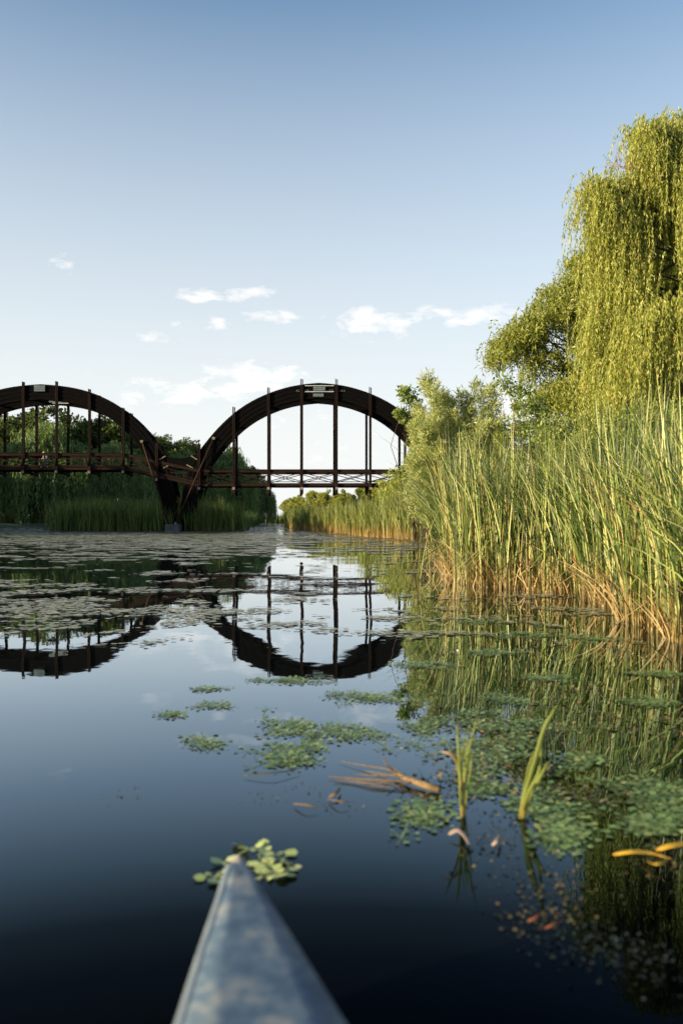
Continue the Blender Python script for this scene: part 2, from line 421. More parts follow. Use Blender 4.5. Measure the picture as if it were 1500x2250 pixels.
def strand_leaves(P0, OUT, LEN, step, L, Wd, rng, a=.5, b=.9, spread=.45, sway=.12, per=1):
    """hanging withies: each starts at P0, arches out by OUT and falls LEN metres; leaves along it"""
    S = len(P0); K = int(LEN.max() / step) + 1
    t = (np.arange(K)[None, :] + rng.random((S, K))) * step
    mask = t < LEN[:, None]
    ph = rng.random((S, 2)) * 6.28; fr = .6 + rng.random((S, 1)) * .8
    out = a * (1 - np.exp(-t / b))
    X = P0[:, None, :] + OUT[:, None, :] * out[..., None]
    rise = .22 * np.exp(-((t - .25) / .3) ** 2)
    X[..., 2] += rise - t
    X[..., 0] += sway * np.sin(t * fr + ph[:, :1]) * np.minimum(t, 1.5) / 1.5
    X[..., 1] += sway * np.sin(t * fr * 1.2 + ph[:, 1:]) * np.minimum(t, 1.5) / 1.5
    P = X[mask]
    if per > 1:
        P = np.repeat(P, per, axis=0) + rng.normal(size=(len(P) * per, 3)) * .03
    n = len(P)
    D = unit(np.array([0, 0, -1.0]) + rng.normal(size=(n, 3)) * spread)
    Ls = L * (.6 + .8 * rng.random(n))
    return leaf_quads(P, D, Ls, Wd * (.7 + .6 * rng.random(n)), rng)

def limb(mb, a, b, r0, r1, rng, bend=.12, n=6, seg=6):
    a, b = np.array(a, float), np.array(b, float)
    L = np.linalg.norm(b - a)
    off = rng.normal(size=3) * bend * L
    pts = []
    for i in range(seg + 1):
        t = i / seg
        p = a + (b - a) * t + off * math.sin(t * math.pi) + rng.normal(size=3) * .012 * L * (0 < t < 1)
        pts.append(p)
    mb.tube(pts, [r0 + (r1 - r0) * i / seg for i in range(seg + 1)], n)
    return pts

def broadleaf(seed, H, Rc, per=95, clumps=95, L=.5, low=.15):
    """returns (trunk mesh, crown mesh) of a broad-leaved tree standing at the origin"""
    rng = np.random.default_rng(seed)
    mb = MB()
    limb(mb, (0, 0, -.5), (rng.normal() * .3, rng.normal() * .3, H * .62), .028 * H, .012 * H, rng, .02, 8)
    # a few big lobes, each with clumps on its skin
    nl = 9
    lobes = []
    for i in range(nl):
        an = i / nl * 6.28 * 2.4 + rng.random()
        zz = H * (low + .18 + (.62 - low) * (i + .5) / nl)
        rad = Rc * (.62 - .35 * abs((zz / H) - .5)) * (.75 + .5 * rng.random())
        c = np.array([math.cos(an) * rad, math.sin(an) * rad, zz])
        lobes.append((c, Rc * (.42 + .2 * rng.random())))
    lobes.append((np.array([0, 0, H * .78]), Rc * .5))
    cs = []; rs = []
    for i in range(clumps):
        c, r = lobes[rng.integers(len(lobes))]
        d = rnd_dir(1, rng)[0]; d[2] = abs(d[2]) * .9 + d[2] * .1 if rng.random() < .6 else d[2]
        p = c + d * r * (.7 + .45 * rng.random())
        p[2] = min(max(p[2], H * low), H * 1.0)
        cs.append(p); rs.append(Rc * (.13 + .12 * rng.random()))
        if i % 5 == 0: limb(mb, (0, 0, H * (.2 + .35 * rng.random())), p, .009 * H, .002 * H, rng, .08, 5)
    V = clump_leaves(np.array(cs), np.array(rs), per, L, rng)
    return mb.mesh('trunk'), quads_mesh('crown', V)

def weeping(seed, H, Rc, boughs=70, per=26, step=.22, L=.55, Wd=.12):
    rng = np.random.default_rng(seed)
    mb = MB()
    limb(mb, (0, 0, -.5), (0, 0, H * .5), .035 * H, .02 * H, rng, .02, 8)
    P0 = []; OUT = []; LEN = []
    for i in range(boughs):
        an = i * 2.39996 + rng.random() * .4
        q = math.sqrt((i + .5) / boughs)
        rad = Rc * q * (.8 + .2 * rng.random())
        zz = H * (.98 - .42 * q ** 2.2 - .16 * rng.random())
        c = np.array([math.cos(an) * rad, math.sin(an) * rad, zz])
        if i % 3 == 0: limb(mb, (0, 0, H * (.3 + .2 * rng.random())), c, .012 * H, .003 * H, rng, .08, 5)
        for k in range(per):
            P0.append(c + rng.normal(size=3) * np.array([.8, .8, .35]) * Rc * .11)
            o = np.array([math.cos(an), math.sin(an), 0]) + rng.normal(size=3) * .5; o[2] = 0
            OUT.append(o)
            LEN.append(min(zz - H * .06 * rng.random(), H * (.18 + .42 * rng.random())))
    V = strand_leaves(np.array(P0), np.array(OUT), np.array(LEN), step, L, Wd, rng, a=.6, b=.8, spread=.35)
    return mb.mesh('trunk'), quads_mesh('crown', V)

def plant_tree(name, label, cat, loc, meshes, mats, scale, rz, group, sz=1.0):
    t = thing(name, label, cat, loc, group, rz)
    t.scale = (scale, scale, scale * sz)
    link('trunk', meshes[0], mats[0], t); link('crown', meshes[1], mats[1], t)
    return t

# ------------------------------------------------------------------ the wood behind the bridge
OAK = [broadleaf(s, 20, 6.5, per=110, clumps=120, L=.55) for s in (1, 2, 3)]
WIL = [weeping(s, 14, 5.5) for s in (21, 22)]
FAR = [broadleaf(s, 12, 4.6, per=90, clumps=90, L=.5, low=.06) for s in (31, 32)]
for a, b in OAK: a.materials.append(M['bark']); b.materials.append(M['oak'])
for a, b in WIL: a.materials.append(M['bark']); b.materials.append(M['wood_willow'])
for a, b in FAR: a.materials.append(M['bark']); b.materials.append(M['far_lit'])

def top_tree(kind, px, ptop, Y, name, label, group, wide=1.0):
    """a tree whose top stands at that bearing and height"""
    base_h = {'oak': 20, 'wil': 14, 'far': 12}[kind]
    fam = {'oak': OAK, 'wil': WIL, 'far': FAR}[kind]
    k = random.randrange(len(fam))
    p = at(px, ptop, Y)
    h = p.z - .3
    base_h = max(v.co.z for v in fam[k][1].vertices)
    s = h / base_h * wide
    return plant_tree(name, label, 'tree', (p.x, Y, .3), fam[k], (None, None), s, random.random() * 6.28, group, 1 / wide)

GW = 'trees of the shady wood behind the bridge'
for (px, pt, Y, lab) in [
    (-25, 872, 172, 'dark tree at the left edge of the photo behind the arch'),
    (22, 893, 165, 'dark tree behind the leftmost hangers'),
    (92, 884, 158, 'tallest wood tree with a sunlit top, under the crest of the near-left arch'),
    (150, 905, 168, 'dark tree right of the tallest one, seen through the arch'),
    (178, 908, 160, 'dark tree with a sunlit rounded top in the middle of the arch opening'),
    (232, 916, 163, 'tree with pale sunlit twigs at the right of the arch opening'),
    (285, 938, 172, 'small sunlit tree under the right shoulder of the arch'),
    (333, 950, 192, 'sunlit tree just right of the left arch shoulder'),
    (408, 962, 205, 'round sunlit tree over the middle of the curved tie beam'),
    (440, 972, 210, 'small sunlit tree touching the right arch outline'),
    (352, 950, 185, 'taller sunlit tree in the gap between the two arches'),
    (385, 956, 190, 'sunlit tree above the curved tie beam between the arches'),
    (425, 963, 200, 'sunlit tree beside the foot of the right arch'),
    (310, 985, 160, 'low dark tree behind the sloping walkway')]:
    top_tree('oak', px, pt, Y, 'broadleaf_tree', lab, GW)
for (px, pt, Y, w, lab) in [
    (98, 918, 146, 1.05, 'tall weeping willow with long dark fronds behind the walker'),
    (165, 962, 146, .95, 'weeping willow hanging low right of the walker'),
    (30, 985, 147, 1.0, 'weeping willow behind the rails at the left edge'),
    (250, 962, 150, 1.0, 'pale green willow behind the right end of the left arch'),
    (400, 985, 165, 1.0, 'willow filling the gap under the curved tie beam'),
    (490, 968, 172, 1.0, 'green weeping willow just right of the arch foot'),
    (350, 1010, 160, 1.0, 'dark willow behind the leaning poles'),
    (450, 1030, 165, 1.0, 'dark willow below the walkway by the arch foot'),
    (515, 1040, 180, 1.0, 'dark willow under the first hanger of the right arch'),
    (568, 1046, 186, .9, 'last dark willow beside the open gap of sky')]:
    top_tree('wil', px, pt, Y, 'weeping_willow', lab, GW, w)
top_tree('oak', 505, 1003, 200, 'broadleaf_tree', 'dark tree between two hangers left of the open sky', GW)
top_tree('oak', 548, 1022, 215, 'broadleaf_tree', 'tree with a pale sunlit top just above the handrail', GW)

GL = 'trees of the wood beyond the left edge'
for (x, y, s) in [(-64, 60, .85), (-66, 67, .9), (-64, 74, .85), (-70, 64, .9), (-70, 80, .85), (-66, 86, .85), (-74, 72, .9), (-68, 98, .95), (-74, 108, 1.0), (-74, 150, .95), (-82, 138, .95), (-72, 166, 1.0), (-90, 120, .95), (-96, 150, 1.0), (-84, 104, .9), (-92, 88, .9), (-66, 138, .9), (-98, 74, .9), (-110, 135, 1.3), (-110, 100, 1.3)]:
    plant_tree('broadleaf_tree', 'dark tree of the wood beyond the left edge', 'tree', (x, y, .3), random.choice(OAK), (None, None), s, random.random() * 6, GL)

GF = 'sunlit trees on the far right bank'
for (px, pt, Y, w, lab) in [
    (632, 1096, 262, .9, 'lowest sunlit tree at the left end of the far row'),
    (655, 1084, 256, 1.0, 'second lit tree from the gap of sky in the far row'),
    (688, 1076, 250, 1.0, 'rounded lit tree under the middle of the right arch'),
    (722, 1073, 246, 1.0, 'lit tree below the walkway just left of the paired hangers'),
    (758, 1073, 240, 1.0, 'lit tree below the walkway just right of the paired hangers'),
    (795, 1066, 232, 1.0, 'yellow green tree behind the hanger feet'),
    (835, 1052, 225, 1.0, 'lit tree rising just behind the cross braces on the right'),
    (872, 1046, 215, 1.0, 'lit tree behind the last visible hangers'),
    (915, 1035, 210, 1.0, 'lit tree half hidden by the silvery willow bush')]:
    top_tree('far', px, pt, Y, 'broadleaf_tree', lab, GF, w)

# ------------------------------------------------------------------ the big willow on the right bank
def willow_from_boughs(boughs, trunk_base, trunk_top, rng, per, lmin, lmax, step, L, Wd, rb, floor, r0=.38, pern=1, spread=.45, a=.45):
    mb = MB()
    limb(mb, trunk_base, trunk_top, r0, r0 * .55, rng, .04, 10, 8)
    tb, tt = np.array(trunk_base, float), np.array(trunk_top, float)
    P0 = []; OUT = []; LEN = []
    for (c, sc_, lsc) in boughs:
        c = np.array(c, float)
        st = tb + (tt - tb) * (.45 + .55 * rng.random())
        mid = (st + c) / 2; mid[2] = max(st[2], c[2]) * .55 + (st[2] + c[2]) / 2 * .45
        limb(mb, st, mid, .10, .055, rng, .05, 6)
        limb(mb, mid, c, .055, .015, rng, .08, 5)
        h = c - tt; h[2] = 0; h = h / max(np.linalg.norm(h), .5)
        n = int(per * sc_)
        for k in range(n):
            g = rng.normal(size=3) * np.array([rb, rb, rb * .42]) * sc_ ** .5
            P0.append(c + g)
            o = h * .6 + rng.normal(size=3) * .6; o[2] = 0
            OUT.append(o)
            LEN.append(max(.35, min(c[2] + g[2] - floor, (lmin + (lmax - lmin) * rng.random() ** 1.3) * lsc)))
    V = strand_leaves(np.array(P0), np.array(OUT), np.array(LEN), step, L, Wd, rng, a=a, b=.7, spread=spread, sway=.10, per=pern)
    return mb.mesh('trunk'), quads_mesh('crown', V)

rng = np.random.default_rng(77)
B = []
YW = 26.0
for (px, py, s, l) in [(1478, 272, 1, 1), (1450, 280, .9, 1), (1505, 268, 1, 1), (1425, 282, .8, .45), (1402, 286, .7, .3), (1440, 305, .8, .7), (1452, 340, .9, .8), (1415, 300, .6, .3),
                       (1322, 402, .8, .8), (1308, 412, .7, .45), (1345, 402, .9, .9), (1375, 410, 1, .9), (1405, 415, 1, .9), (1430, 400, 1, .9), (1312, 440, .6, .4), (1360, 450, 1, 1), (1340, 490, .8, 1), (1330, 430, .8, .6),
                       (1330, 575, .7, .9), (1350, 620, .9, 1), (1322, 700, .7, .8), (1330, 660, .7, .9), (1325, 765, .8, .8), (1345, 730, .9, .9)]:
    B.append((at(px, py, YW + rng.normal() * .5), s * 1.25, l))
for i in range(80):
    px = 1345 + 430 * rng.random()
    topy = np.interp(px, [1300, 1400, 1440, 1500, 1600, 1850], [415, 410, 300, 280, 280, 440])
    py = topy + 20 + (790 - topy) * rng.random() ** .9
    d = YW - 2.6 + 6.0 * rng.random() + (.8 if py < 450 else -.4)
    B.append((at(px, py, d), .7 + .7 * rng.random(), .7 + .6 * rng.random()))
base = at(1640, 1138, 27.5); base.z = .3
tr, cr = willow_from_boughs(B, base, (base.x, base.y, 10.5), rng, 60, .9, 3.8, .036, .14, .033, .30, 2.6, spread=.33)
tr.materials.append(M['bark']); cr.materials.append(M['willow'])
t = thing('weeping_willow', 'tall sunlit weeping willow with long yellow green curtains at the right edge', 'tree', base)
for nm, m_ in (('trunk', tr), ('crown', cr)):
    m_.transform(Matrix.Translation(-base)); link(nm, m_, None, t)
# dead orange twigs on it
mb = MB()
o = at(1390, 368, 25.6)
for i in range(24):
    a = rng.uniform(.35, 2.6); l = rng.uniform(.35, .95)
    e = o + Vector((math.cos(a) * l * 1.1 - .2, rng.normal() * .2, math.sin(a) * l * .62))
    limb(mb, o + Vector((rng.normal() * .12, rng.normal() * .1, 0)), e, .007, .003, rng, .12, 4, 4)
x = mb.build('dead_twigs', M['twig'], t); x.location = -base

# the second willow, behind it
rng = np.random.default_rng(78)
B = []
YB = 40.0
for (px, py, s, l) in [(1262, 575, .6, 1), (1285, 565, .8, 1), (1300, 590, 1, 1), (1255, 620, .8, 1), (1225, 640, .5, .8), (1205, 640, .5, .7), (1240, 665, .9, 1), (1270, 680, 1, 1),
                       (1185, 672, .7, .8), (1165, 695, .8, .8), (1200, 700, .9, .8), (1140, 715, .7, .9), (1120, 735, .8, .9), (1098, 752, .6, .9), (1088, 770, .4, .7), (1150, 745, .8, .8), (1170, 735, .8, .7),
                       (1105, 765, .6, .7), (1185, 760, .5, 1.1), (1212, 775, .5, 1.2), (1165, 790, .35, 1.1), (1250, 800, .5, .9), (1280, 730, 1, 1), (1300, 640, 1, 1), (1320, 700, 1.2, 1), (1340, 620, 1.2, 1),
                       (1210, 850, .7, .8), (1240, 845, .8, .8), (1265, 850, .9, .8), (1190, 868, .6, .7), (1285, 840, 1, 1), (1320, 800, 1.2, 1), (1230, 880, .8, .7), (1260, 890, .8, .7)]:
    B.append((at(px, py, YB + rng.normal() * 1.2), s, l))
for i in range(30):
    px = 1310 + 260 * rng.random()
    B.append((at(px, 560 + 300 * rng.random(), YB - 1 + 5 * rng.random()), 1.1, 1))
base = at(1350, 1138, YB + 1); base.z = .4
tr, cr = willow_from_boughs(B, base, (base.x, base.y, 9.5), rng, 130, .5, 1.7, .075, .22, .06, .42, 2.4, r0=.4, spread=.75, a=.35)
tr.materials.append(M['bark']); cr.materials.append(M['willow_back'])
t = thing('weeping_willow', 'olive green willow with dark boughs reaching left, behind the tall sunlit one', 'tree', base)
for nm, m_ in (('trunk', tr), ('crown', cr)):
    m_.transform(Matrix.Translation(-base)); link(nm, m_, None, t)

# ------------------------------------------------------------------ bushes on the right bank
def shoot_bush(name, label, tips, basep, n_side, L, Wd, mat, rng, per=170, jitter=.28, cat='bush'):
    """upright shoots from one stool, side twigs along each, narrow leaves pointing up and out"""
    basep = np.array(basep, float)
    mb = MB(); P = []; D = []
    for tip in tips:
        tip = np.array(tip, float)
        b = basep + rng.normal(size=3) * np.array([.5, .5, 0])
        pts = limb(mb, b, tip, .035, .006, rng, .05, 5, 8)
        pts = np.array(pts)
        for k in range(n_side):
            q = .25 + .75 * rng.random() ** .8
            i = min(int(q * 8), 7); p = pts[i] + (pts[i + 1] - pts[i]) * (q * 8 - i)
            d = rnd_dir(1, rng)[0]; d[2] = abs(d[2]) * .7 + .45; d /= np.linalg.norm(d)
            l = (1.15 - q) * 1.25 * (.5 + .7 * rng.random()) + .12
            if k % 4 == 0: limb(mb, p, p + d * l, .008, .003, rng, .05, 4, 2)
            m = int(per / n_side * (.5 + l))
            s = rng.random((m, 1))
            P.append(p + d * l * s + rng.normal(size=(m, 3)) * jitter * .22)
            D.append(unit(d + rng.normal(size=(m, 3)) * .75))
    P = np.concatenate(P); D = np.concatenate(D)
    n = len(P); Ls = L * (.6 + .8 * rng.random(n))
    V = leaf_quads(P, D, Ls, Wd * (.7 + .6 * rng.random(n)), rng)
    t = thing(name, label, cat, basep)
    for nm, m_, mt in (('stem', mb.mesh('stem'), M['bark']), ('foliage', quads_mesh('foliage', V), mat)):
        m_.transform(Matrix.Translation(-Vector(basep))); link(nm, m_, mt, t)
    return t

rng = np.random.default_rng(91)
YS = 33.0
tips = []
for (px, py) in [(940, 815), (930, 845), (955, 850), (972, 868), (1050, 842), (1040, 865), (1078, 848), (1090, 862), (1065, 870), (1010, 868), (990, 885), (915, 900), (925, 880), (1100, 890), (1105, 920), (905, 935), (912, 960), (1000, 905), (1030, 900)]:
    tips.append(at(px, py, YS + rng.normal() * .7))
for i in range(75):
    px = rng.uniform(898, 1110); py = rng.uniform(900, 1040)
    tips.append(at(px, py, YS + rng.uniform(-2.2, 1.5)))
b = at(1000, 1138, YS); b.z = .3
shoot_bush('willow_bush', 'silvery green willow bush with pointed tops where the walkway ends', tips, b, 34, .19, .036, M['silver'], rng, per=1700)

tips = [at(px, py, 36 + rng.normal() * .5) for (px, py) in [(880, 862), (886, 880), (878, 905), (890, 850), (900, 895), (885, 925)]]
b = at(935, 1138, 36); b.z = .3
def clump_bush(name, label, pts, rad, per, L, mat, basep, rng, wl=.6, cat='bush', twigs=True):
    basep = np.array(basep, float); mb = MB()
    cs = np.array([np.array(p, float) for p in pts])
    for i, p in enumerate(cs):
        if i % 2 == 0: limb(mb, basep + rng.normal(size=3) * np.array([.3, .3, 0]), p, .03, .006, rng, .06, 5, 6)
    rs = rad * (.6 + .8 * rng.random(len(cs)))
    V = clump_leaves(cs, rs, per, L, rng, wl=wl)
    t = thing(name, label, cat, basep)
    for nm, m_, mt in (('stem', mb.mesh('stem'), M['bark']), ('foliage', quads_mesh('foliage', V), mat)):
        m_.transform(Matrix.Translation(-Vector(basep))); link(nm, m_, mt, t)
    return t
pts = [at(px + rng.normal() * 4, py + rng.normal() * 4, 36 + rng.normal() * .4) for (px, py) in
       [(883, 865), (890, 850), (897, 862), (905, 872), (915, 880), (895, 882), (910, 895), (872, 908), (880, 915), (893, 918), (905, 925), (915, 915), (925, 900), (930, 930), (915, 960), (925, 990), (920, 1020), (935, 1050), (905, 1045), (915, 1075), (890, 1040), (940, 960)]]
clump_bush('broadleaf_bush', 'dark broad leaved bush reaching left in front of the arch end', pts, .33, 95, .15, M['broad'], b, rng)

pts = [at(px, py, 27 + rng.normal() * .4) for (px, py) in [(1105, 835), (1118, 850), (1130, 862), (1145, 875), (1155, 858), (1160, 890), (1175, 900), (1150, 905), (1135, 893), (1180, 925), (1165, 940), (1190, 880), (1200, 910), (1210, 940), (1150, 960), (1185, 965)]]
b = at(1190, 1138, 27); b.z = .3
clump_bush('broadleaf_bush', 'small round leaved bush with a leafy twig against the sky, left of the willow', pts, .28, 120, .11, M['broad'], b, rng)

pts = []
for i in range(95):
    px = rng.uniform(1180, 1620); top = np.interp(px, [1180, 1300, 1400, 1500, 1650], [950, 925, 900, 880, 860])
    pts.append(at(px, top + rng.uniform(0, 170), 20.5 + rng.uniform(0, 2.0)))
b = at(1450, 1138, 21.5); b.z = .3
clump_bush('hazel_bush', 'wide green bush between the reeds and the willow curtain', pts, .42, 420, .085, M['hazel'], b, rng, wl=.5)
pts = []
for i in range(50):
    px = rng.uniform(1080, 1330)
    pts.append(at(px, rng.uniform(925, 1060), 30 + rng.uniform(0, 3)))
b = at(1200, 1138, 31); b.z = .3
clump_bush('hazel_bush', 'low dull green bush behind the reeds under the olive willow', pts, .6, 380, .12, M['hazel'], b, rng, wl=.5)
pts = []
for i in range(70):
    pts.append(at(rng.uniform(840, 1000), rng.uniform(1040, 1110), rng.uniform(70, 84)))
b = at(930, 1138, 78); b.z = .3
clump_bush('hazel_bush', 'low bush under the right end of the walkway', pts, 1.0, 160, .3, M['far_lit'], b, rng, wl=.5)

# ------------------------------------------------------------------ reeds
def blades(base, height, width, lean, bend, rng, seg=5, fold=.16, twist=.5):
    """strap leaves: base (n,3), height (n,), width (n,), lean (n,2) horizontal drift per metre, bend (n,) curvature"""
    n = len(base)
    t = np.linspace(0, 1, seg + 1)
    ang = rng.random(n) * 6.28
    ld = lean / np.maximum(np.linalg.norm(lean, axis=1, keepdims=True), 1e-6)
    X = np.empty((n, seg + 1, 3))
    h = height[:, None]
    drift = (t[None, :] * np.linalg.norm(lean, axis=1)[:, None] + (t[None, :] ** 2.6) * bend[:, None]) * h
    X[..., 0] = base[:, None, 0] + ld[:, None, 0] * drift
    X[..., 1] = base[:, None, 1] + ld[:, None, 1] * drift
    X[..., 2] = base[:, None, 2] + t[None, :] * h * (1 - .22 * np.minimum(bend, 1.2)[:, None] * t[None, :] ** 2)
    fo = rng.random(n) < fold                      # some leaves are broken and fold over
    if fo.any():
        kf = rng.integers(2, seg, size=n)
        for i in np.where(fo)[0]:
            k = kf[i]; q = X[i, k].copy()
            d = rng.normal(size=2); d /= np.linalg.norm(d)
            m = np.arange(1, seg + 1 - k) / seg * height[i]
            X[i, k + 1:, 0] = q[0] + d[0] * m * .75; X[i, k + 1:, 1] = q[1] + d[1] * m * .75
            X[i, k + 1:, 2] = q[2] - m * rng.uniform(-.15, .75)
    tw = ang[:, None] + twist * t[None, :] * rng.normal(size=(n, 1)) * 2
    side = np.stack([np.cos(tw), np.sin(tw), np.zeros_like(tw)], -1)
    prof = np.array([.75, 1, 1, .85, .6, .06]) if seg == 5 else np.interp(t, [0, .3, .7, 1], [.8, 1, .75, .06])
    hw = width[:, None] * prof[None, :] / 2
    A = X + side * hw[..., None]; Bv = X - side * hw[..., None]
    V = np.stack([A, Bv], 2).reshape(n, (seg + 1) * 2, 3)
    idx = np.array([[2 * i, 2 * i + 1, 2 * i + 3, 2 * i + 2] for i in range(seg)])
    Fq = (np.arange(n)[:, None, None] * (seg + 1) * 2 + idx[None]).reshape(-1, 4)
    return V.reshape(-1, 3), Fq

def reed_bed(name, label, base, hmin, hmax, w, mat, rng, per=7, seg=4, fold=.1, spread=.12, bendmax=.5, group=None):
    n = len(base) * per
    bp = np.repeat(base, per, axis=0) + np.concatenate([rng.normal(size=(n, 2)) * .06, np.zeros((n, 1))], 1)
    h = np.repeat((hmin + (hmax - hmin) * rng.random(len(base))) * np.interp(base[:, 1], [8, 11, 17], [.80, .87, 1]), per) * (.62 + .44 * rng.random(n) ** .8)
    lean = rng.normal(size=(n, 2)) * spread
    bend = rng.random(n) ** 3.0 * bendmax
    h = h * np.repeat([.98 + .38 * mnoise.noise(Vector((b_[0] * .45, b_[1] * .45, 3.3))) for b_ in base], per)
    V, Fq = blades(bp, h, w * (.6 + .7 * rng.random(n)), lean, bend, rng, seg, fold)
    return tag(link(name, mesh_idx(name, V, Fq), mat), label, 'reeds', group, 'stuff')

rng = np.random.default_rng(5)
# single cattails along the water's edge of the near bed: ten kinds of plant, copied
def cattail_mesh(seed):
    r = np.random.default_rng(seed)
    n = 9
    base = np.concatenate([r.normal(size=(n, 2)) * .035, np.full((n, 1), -.15)], 1)
    h = (2.8 + .9 * r.random()) * (.55 + .5 * r.random(n))
    V, Fq = blades(base, h, .014 + .011 * r.random(n), r.normal(size=(n, 2)) * .055, r.random(n) ** 3 * .5, r, 5, .16)
    return mesh_idx('green_leaves', V, Fq)
def dry_mesh(seed):
    r = np.random.default_rng(seed)
    n = 4
    base = np.concatenate([r.normal(size=(n, 2)) * .06, np.full((n, 1), -.1)], 1)
    V, Fq = blades(base, .5 + .9 * r.random(n), .016 + .012 * r.random(n), r.normal(size=(n, 2)) * .28, r.random(n) * .6, r, 5, .45)
    return mesh_idx('dry_leaves', V, Fq)
CAT = [(cattail_mesh(100 + i), dry_mesh(200 + i)) for i in range(12)]
for a, b2 in CAT: a.materials.append(M['reed']); b2.materials.append(M['dry_leaf'])
EDGE = [(8.6, 4.2), (9.6, 3.95), (11.6, 4.05), (13.4, 4.35), (15.2, 4.4), (16.7, 3.9), (17.8, 2.75), (20, 2.6), (24, 2.75), (27, 3.1), (34, 4.0), (45, 4.6), (55, 5.0)]
GC = 'cattails along the edge of the near reed bed'
for i in range(190):
    y = 8.7 + 13.5 * (round(i / 3.4) * 3.4 / 190) ** 1.15 + rng.normal() * .09
    x = interp(EDGE, y) + abs(rng.normal()) * .38 + .02
    t = thing('cattail', 'tall green cattail with dry straw coloured feet at the near bed edge', 'reed', (x, y, 0), GC, rng.random() * 6.28)
    s = (.85 + .3 * rng.random()) * float(np.interp(y, [8, 11, 17], [.80, .87, 1]))
    t.scale = (s, s, s)
    k = rng.integers(len(CAT))
    link('green_leaves', CAT[k][0], None, t); link('dry_leaves', CAT[k][1], None, t)
# lone stalks standing out in the water
for (px, py, s, lab) in [(918, 1300, .78, 'lone thin cattail standing in open water left of the reed bed'), (945, 1272, .6, 'short cattail just left of the bed beside the lone thin one'),
                         (1003, 1318, .75, 'slim cattail in front of the bed corner')]:
    p = onwater(px, py)
    t = thing('cattail', lab, 'reed', p, None, rng.random() * 6); t.scale = (s * .75, s * .75, s)
    link('green_leaves', CAT[int(px) % 12][0], None, t); link('dry_leaves', CAT[int(px) % 11][1], None, t)

# the mass of the near bed
pts = []
while len(pts) < 2300:
    y = 8.3 + 50 * rng.random() ** 2.0
    x = interp(EDGE, y) + .2 + 6.5 * rng.random() ** 1.5
    for k in range(rng.integers(3, 8)):       # cattails stand in tussocks
        pts.append((x + rng.normal() * .11, y + rng.normal() * .11, -.1))
reed_bed('reeds', 'dense sunlit reed bed filling the right bank behind the front cattails', np.array(pts), 2.9, 3.95, .030, M['reed'], rng, per=8, seg=5, fold=.14, spread=.06, bendmax=.8)
# dry straw at its feet
pts = np.array([(interp(EDGE, y) + .1 + 1.5 * rng.random() ** 1.5, y, -.05) for y in 8.4 + 22 * rng.random(300) ** 1.4])
reed_bed('dry_reeds', 'tangle of dry orange straw at the feet of the near reeds', pts, .5, 1.5, .02, M['dry_leaf'], rng, per=4, seg=5, fold=.4, spread=.25, bendmax=.8)

# farther beds
def band(poly, n, rng, depth):
    """points behind the water-edge polyline (x, y) list, up to depth metres inland (away from the edge, +y and sideways)"""
    P = np.array(poly, float); seg = np.diff(P, axis=0); ln = np.linalg.norm(seg, axis=1); cum = np.concatenate([[0], np.cumsum(ln)])
    s = rng.random(n) * cum[-1]; i = np.minimum(np.searchsorted(cum, s) - 1, len(seg) - 1); i = np.maximum(i, 0)
    p = P[i] + seg[i] * ((s - cum[i]) / ln[i])[:, None]
    nrm = np.stack([-seg[i][:, 1], seg[i][:, 0]], 1) / ln[i][:, None]
    p = p + nrm * (rng.random(n) ** 1.3 * depth)[:, None] + rng.normal(size=(n, 2)) * .25
    return np.concatenate([p, np.full((n, 1), -.1)], 1)

def W2(px, py): p = onwater(px, py); return (p.x, p.y)
ME = [(56, 5.2), (60, 3.4), (64, 1.8), (72, 1.1), (82, -.9), (100, -4.8), (125, -8.6), (170, -11.5)]
pts = []
while len(pts) < 3000:
    y = 57 + 110 * rng.random() ** 1.6
    pts.append((interp(ME, y) + 8 * rng.random() ** 1.4, y, -.1))
reed_bed('reeds', 'sunlit reed bed in the middle distance under the right end of the bridge', np.array(pts), 2.5, 3.6, .06, M['reed_far'], rng, per=6, seg=3, fold=.05, spread=.04)
ri = []
while len(ri) < 3000:
    x = rng.uniform(at(132, 0, 92).x, at(512, 0, 92).x); y = 89.3 + 11 * rng.random() ** 1.2
    foot = at(385, 0, 90).x
    if abs(x - foot) < .85 and y < 90: continue
    if y < 89.6 + .5 * mnoise.noise(Vector((x * .6, 0, 5))): continue          # an uneven water edge
    ri.append((x + rng.normal() * .7, y, -.1))
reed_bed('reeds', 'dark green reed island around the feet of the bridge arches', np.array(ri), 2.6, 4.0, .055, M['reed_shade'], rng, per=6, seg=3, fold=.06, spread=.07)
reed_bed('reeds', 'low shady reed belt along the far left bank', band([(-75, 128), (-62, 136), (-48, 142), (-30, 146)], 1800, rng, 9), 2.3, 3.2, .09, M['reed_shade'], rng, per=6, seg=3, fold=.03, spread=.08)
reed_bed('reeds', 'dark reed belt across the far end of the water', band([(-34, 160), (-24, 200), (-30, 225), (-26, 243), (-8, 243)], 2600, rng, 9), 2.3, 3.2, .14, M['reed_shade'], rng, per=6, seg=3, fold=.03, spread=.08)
rsh = []
for i in range(900):
    rsh.append((at(rng.uniform(500, 560), 0, 150).x, rng.uniform(118, 158), -.1))
reed_bed('reeds', 'shady reeds right of the island below the dark willows', np.array(rsh), 2.2, 3.0, .08, M['reed_shade'], rng, per=6, seg=3, fold=.03, spread=.08)

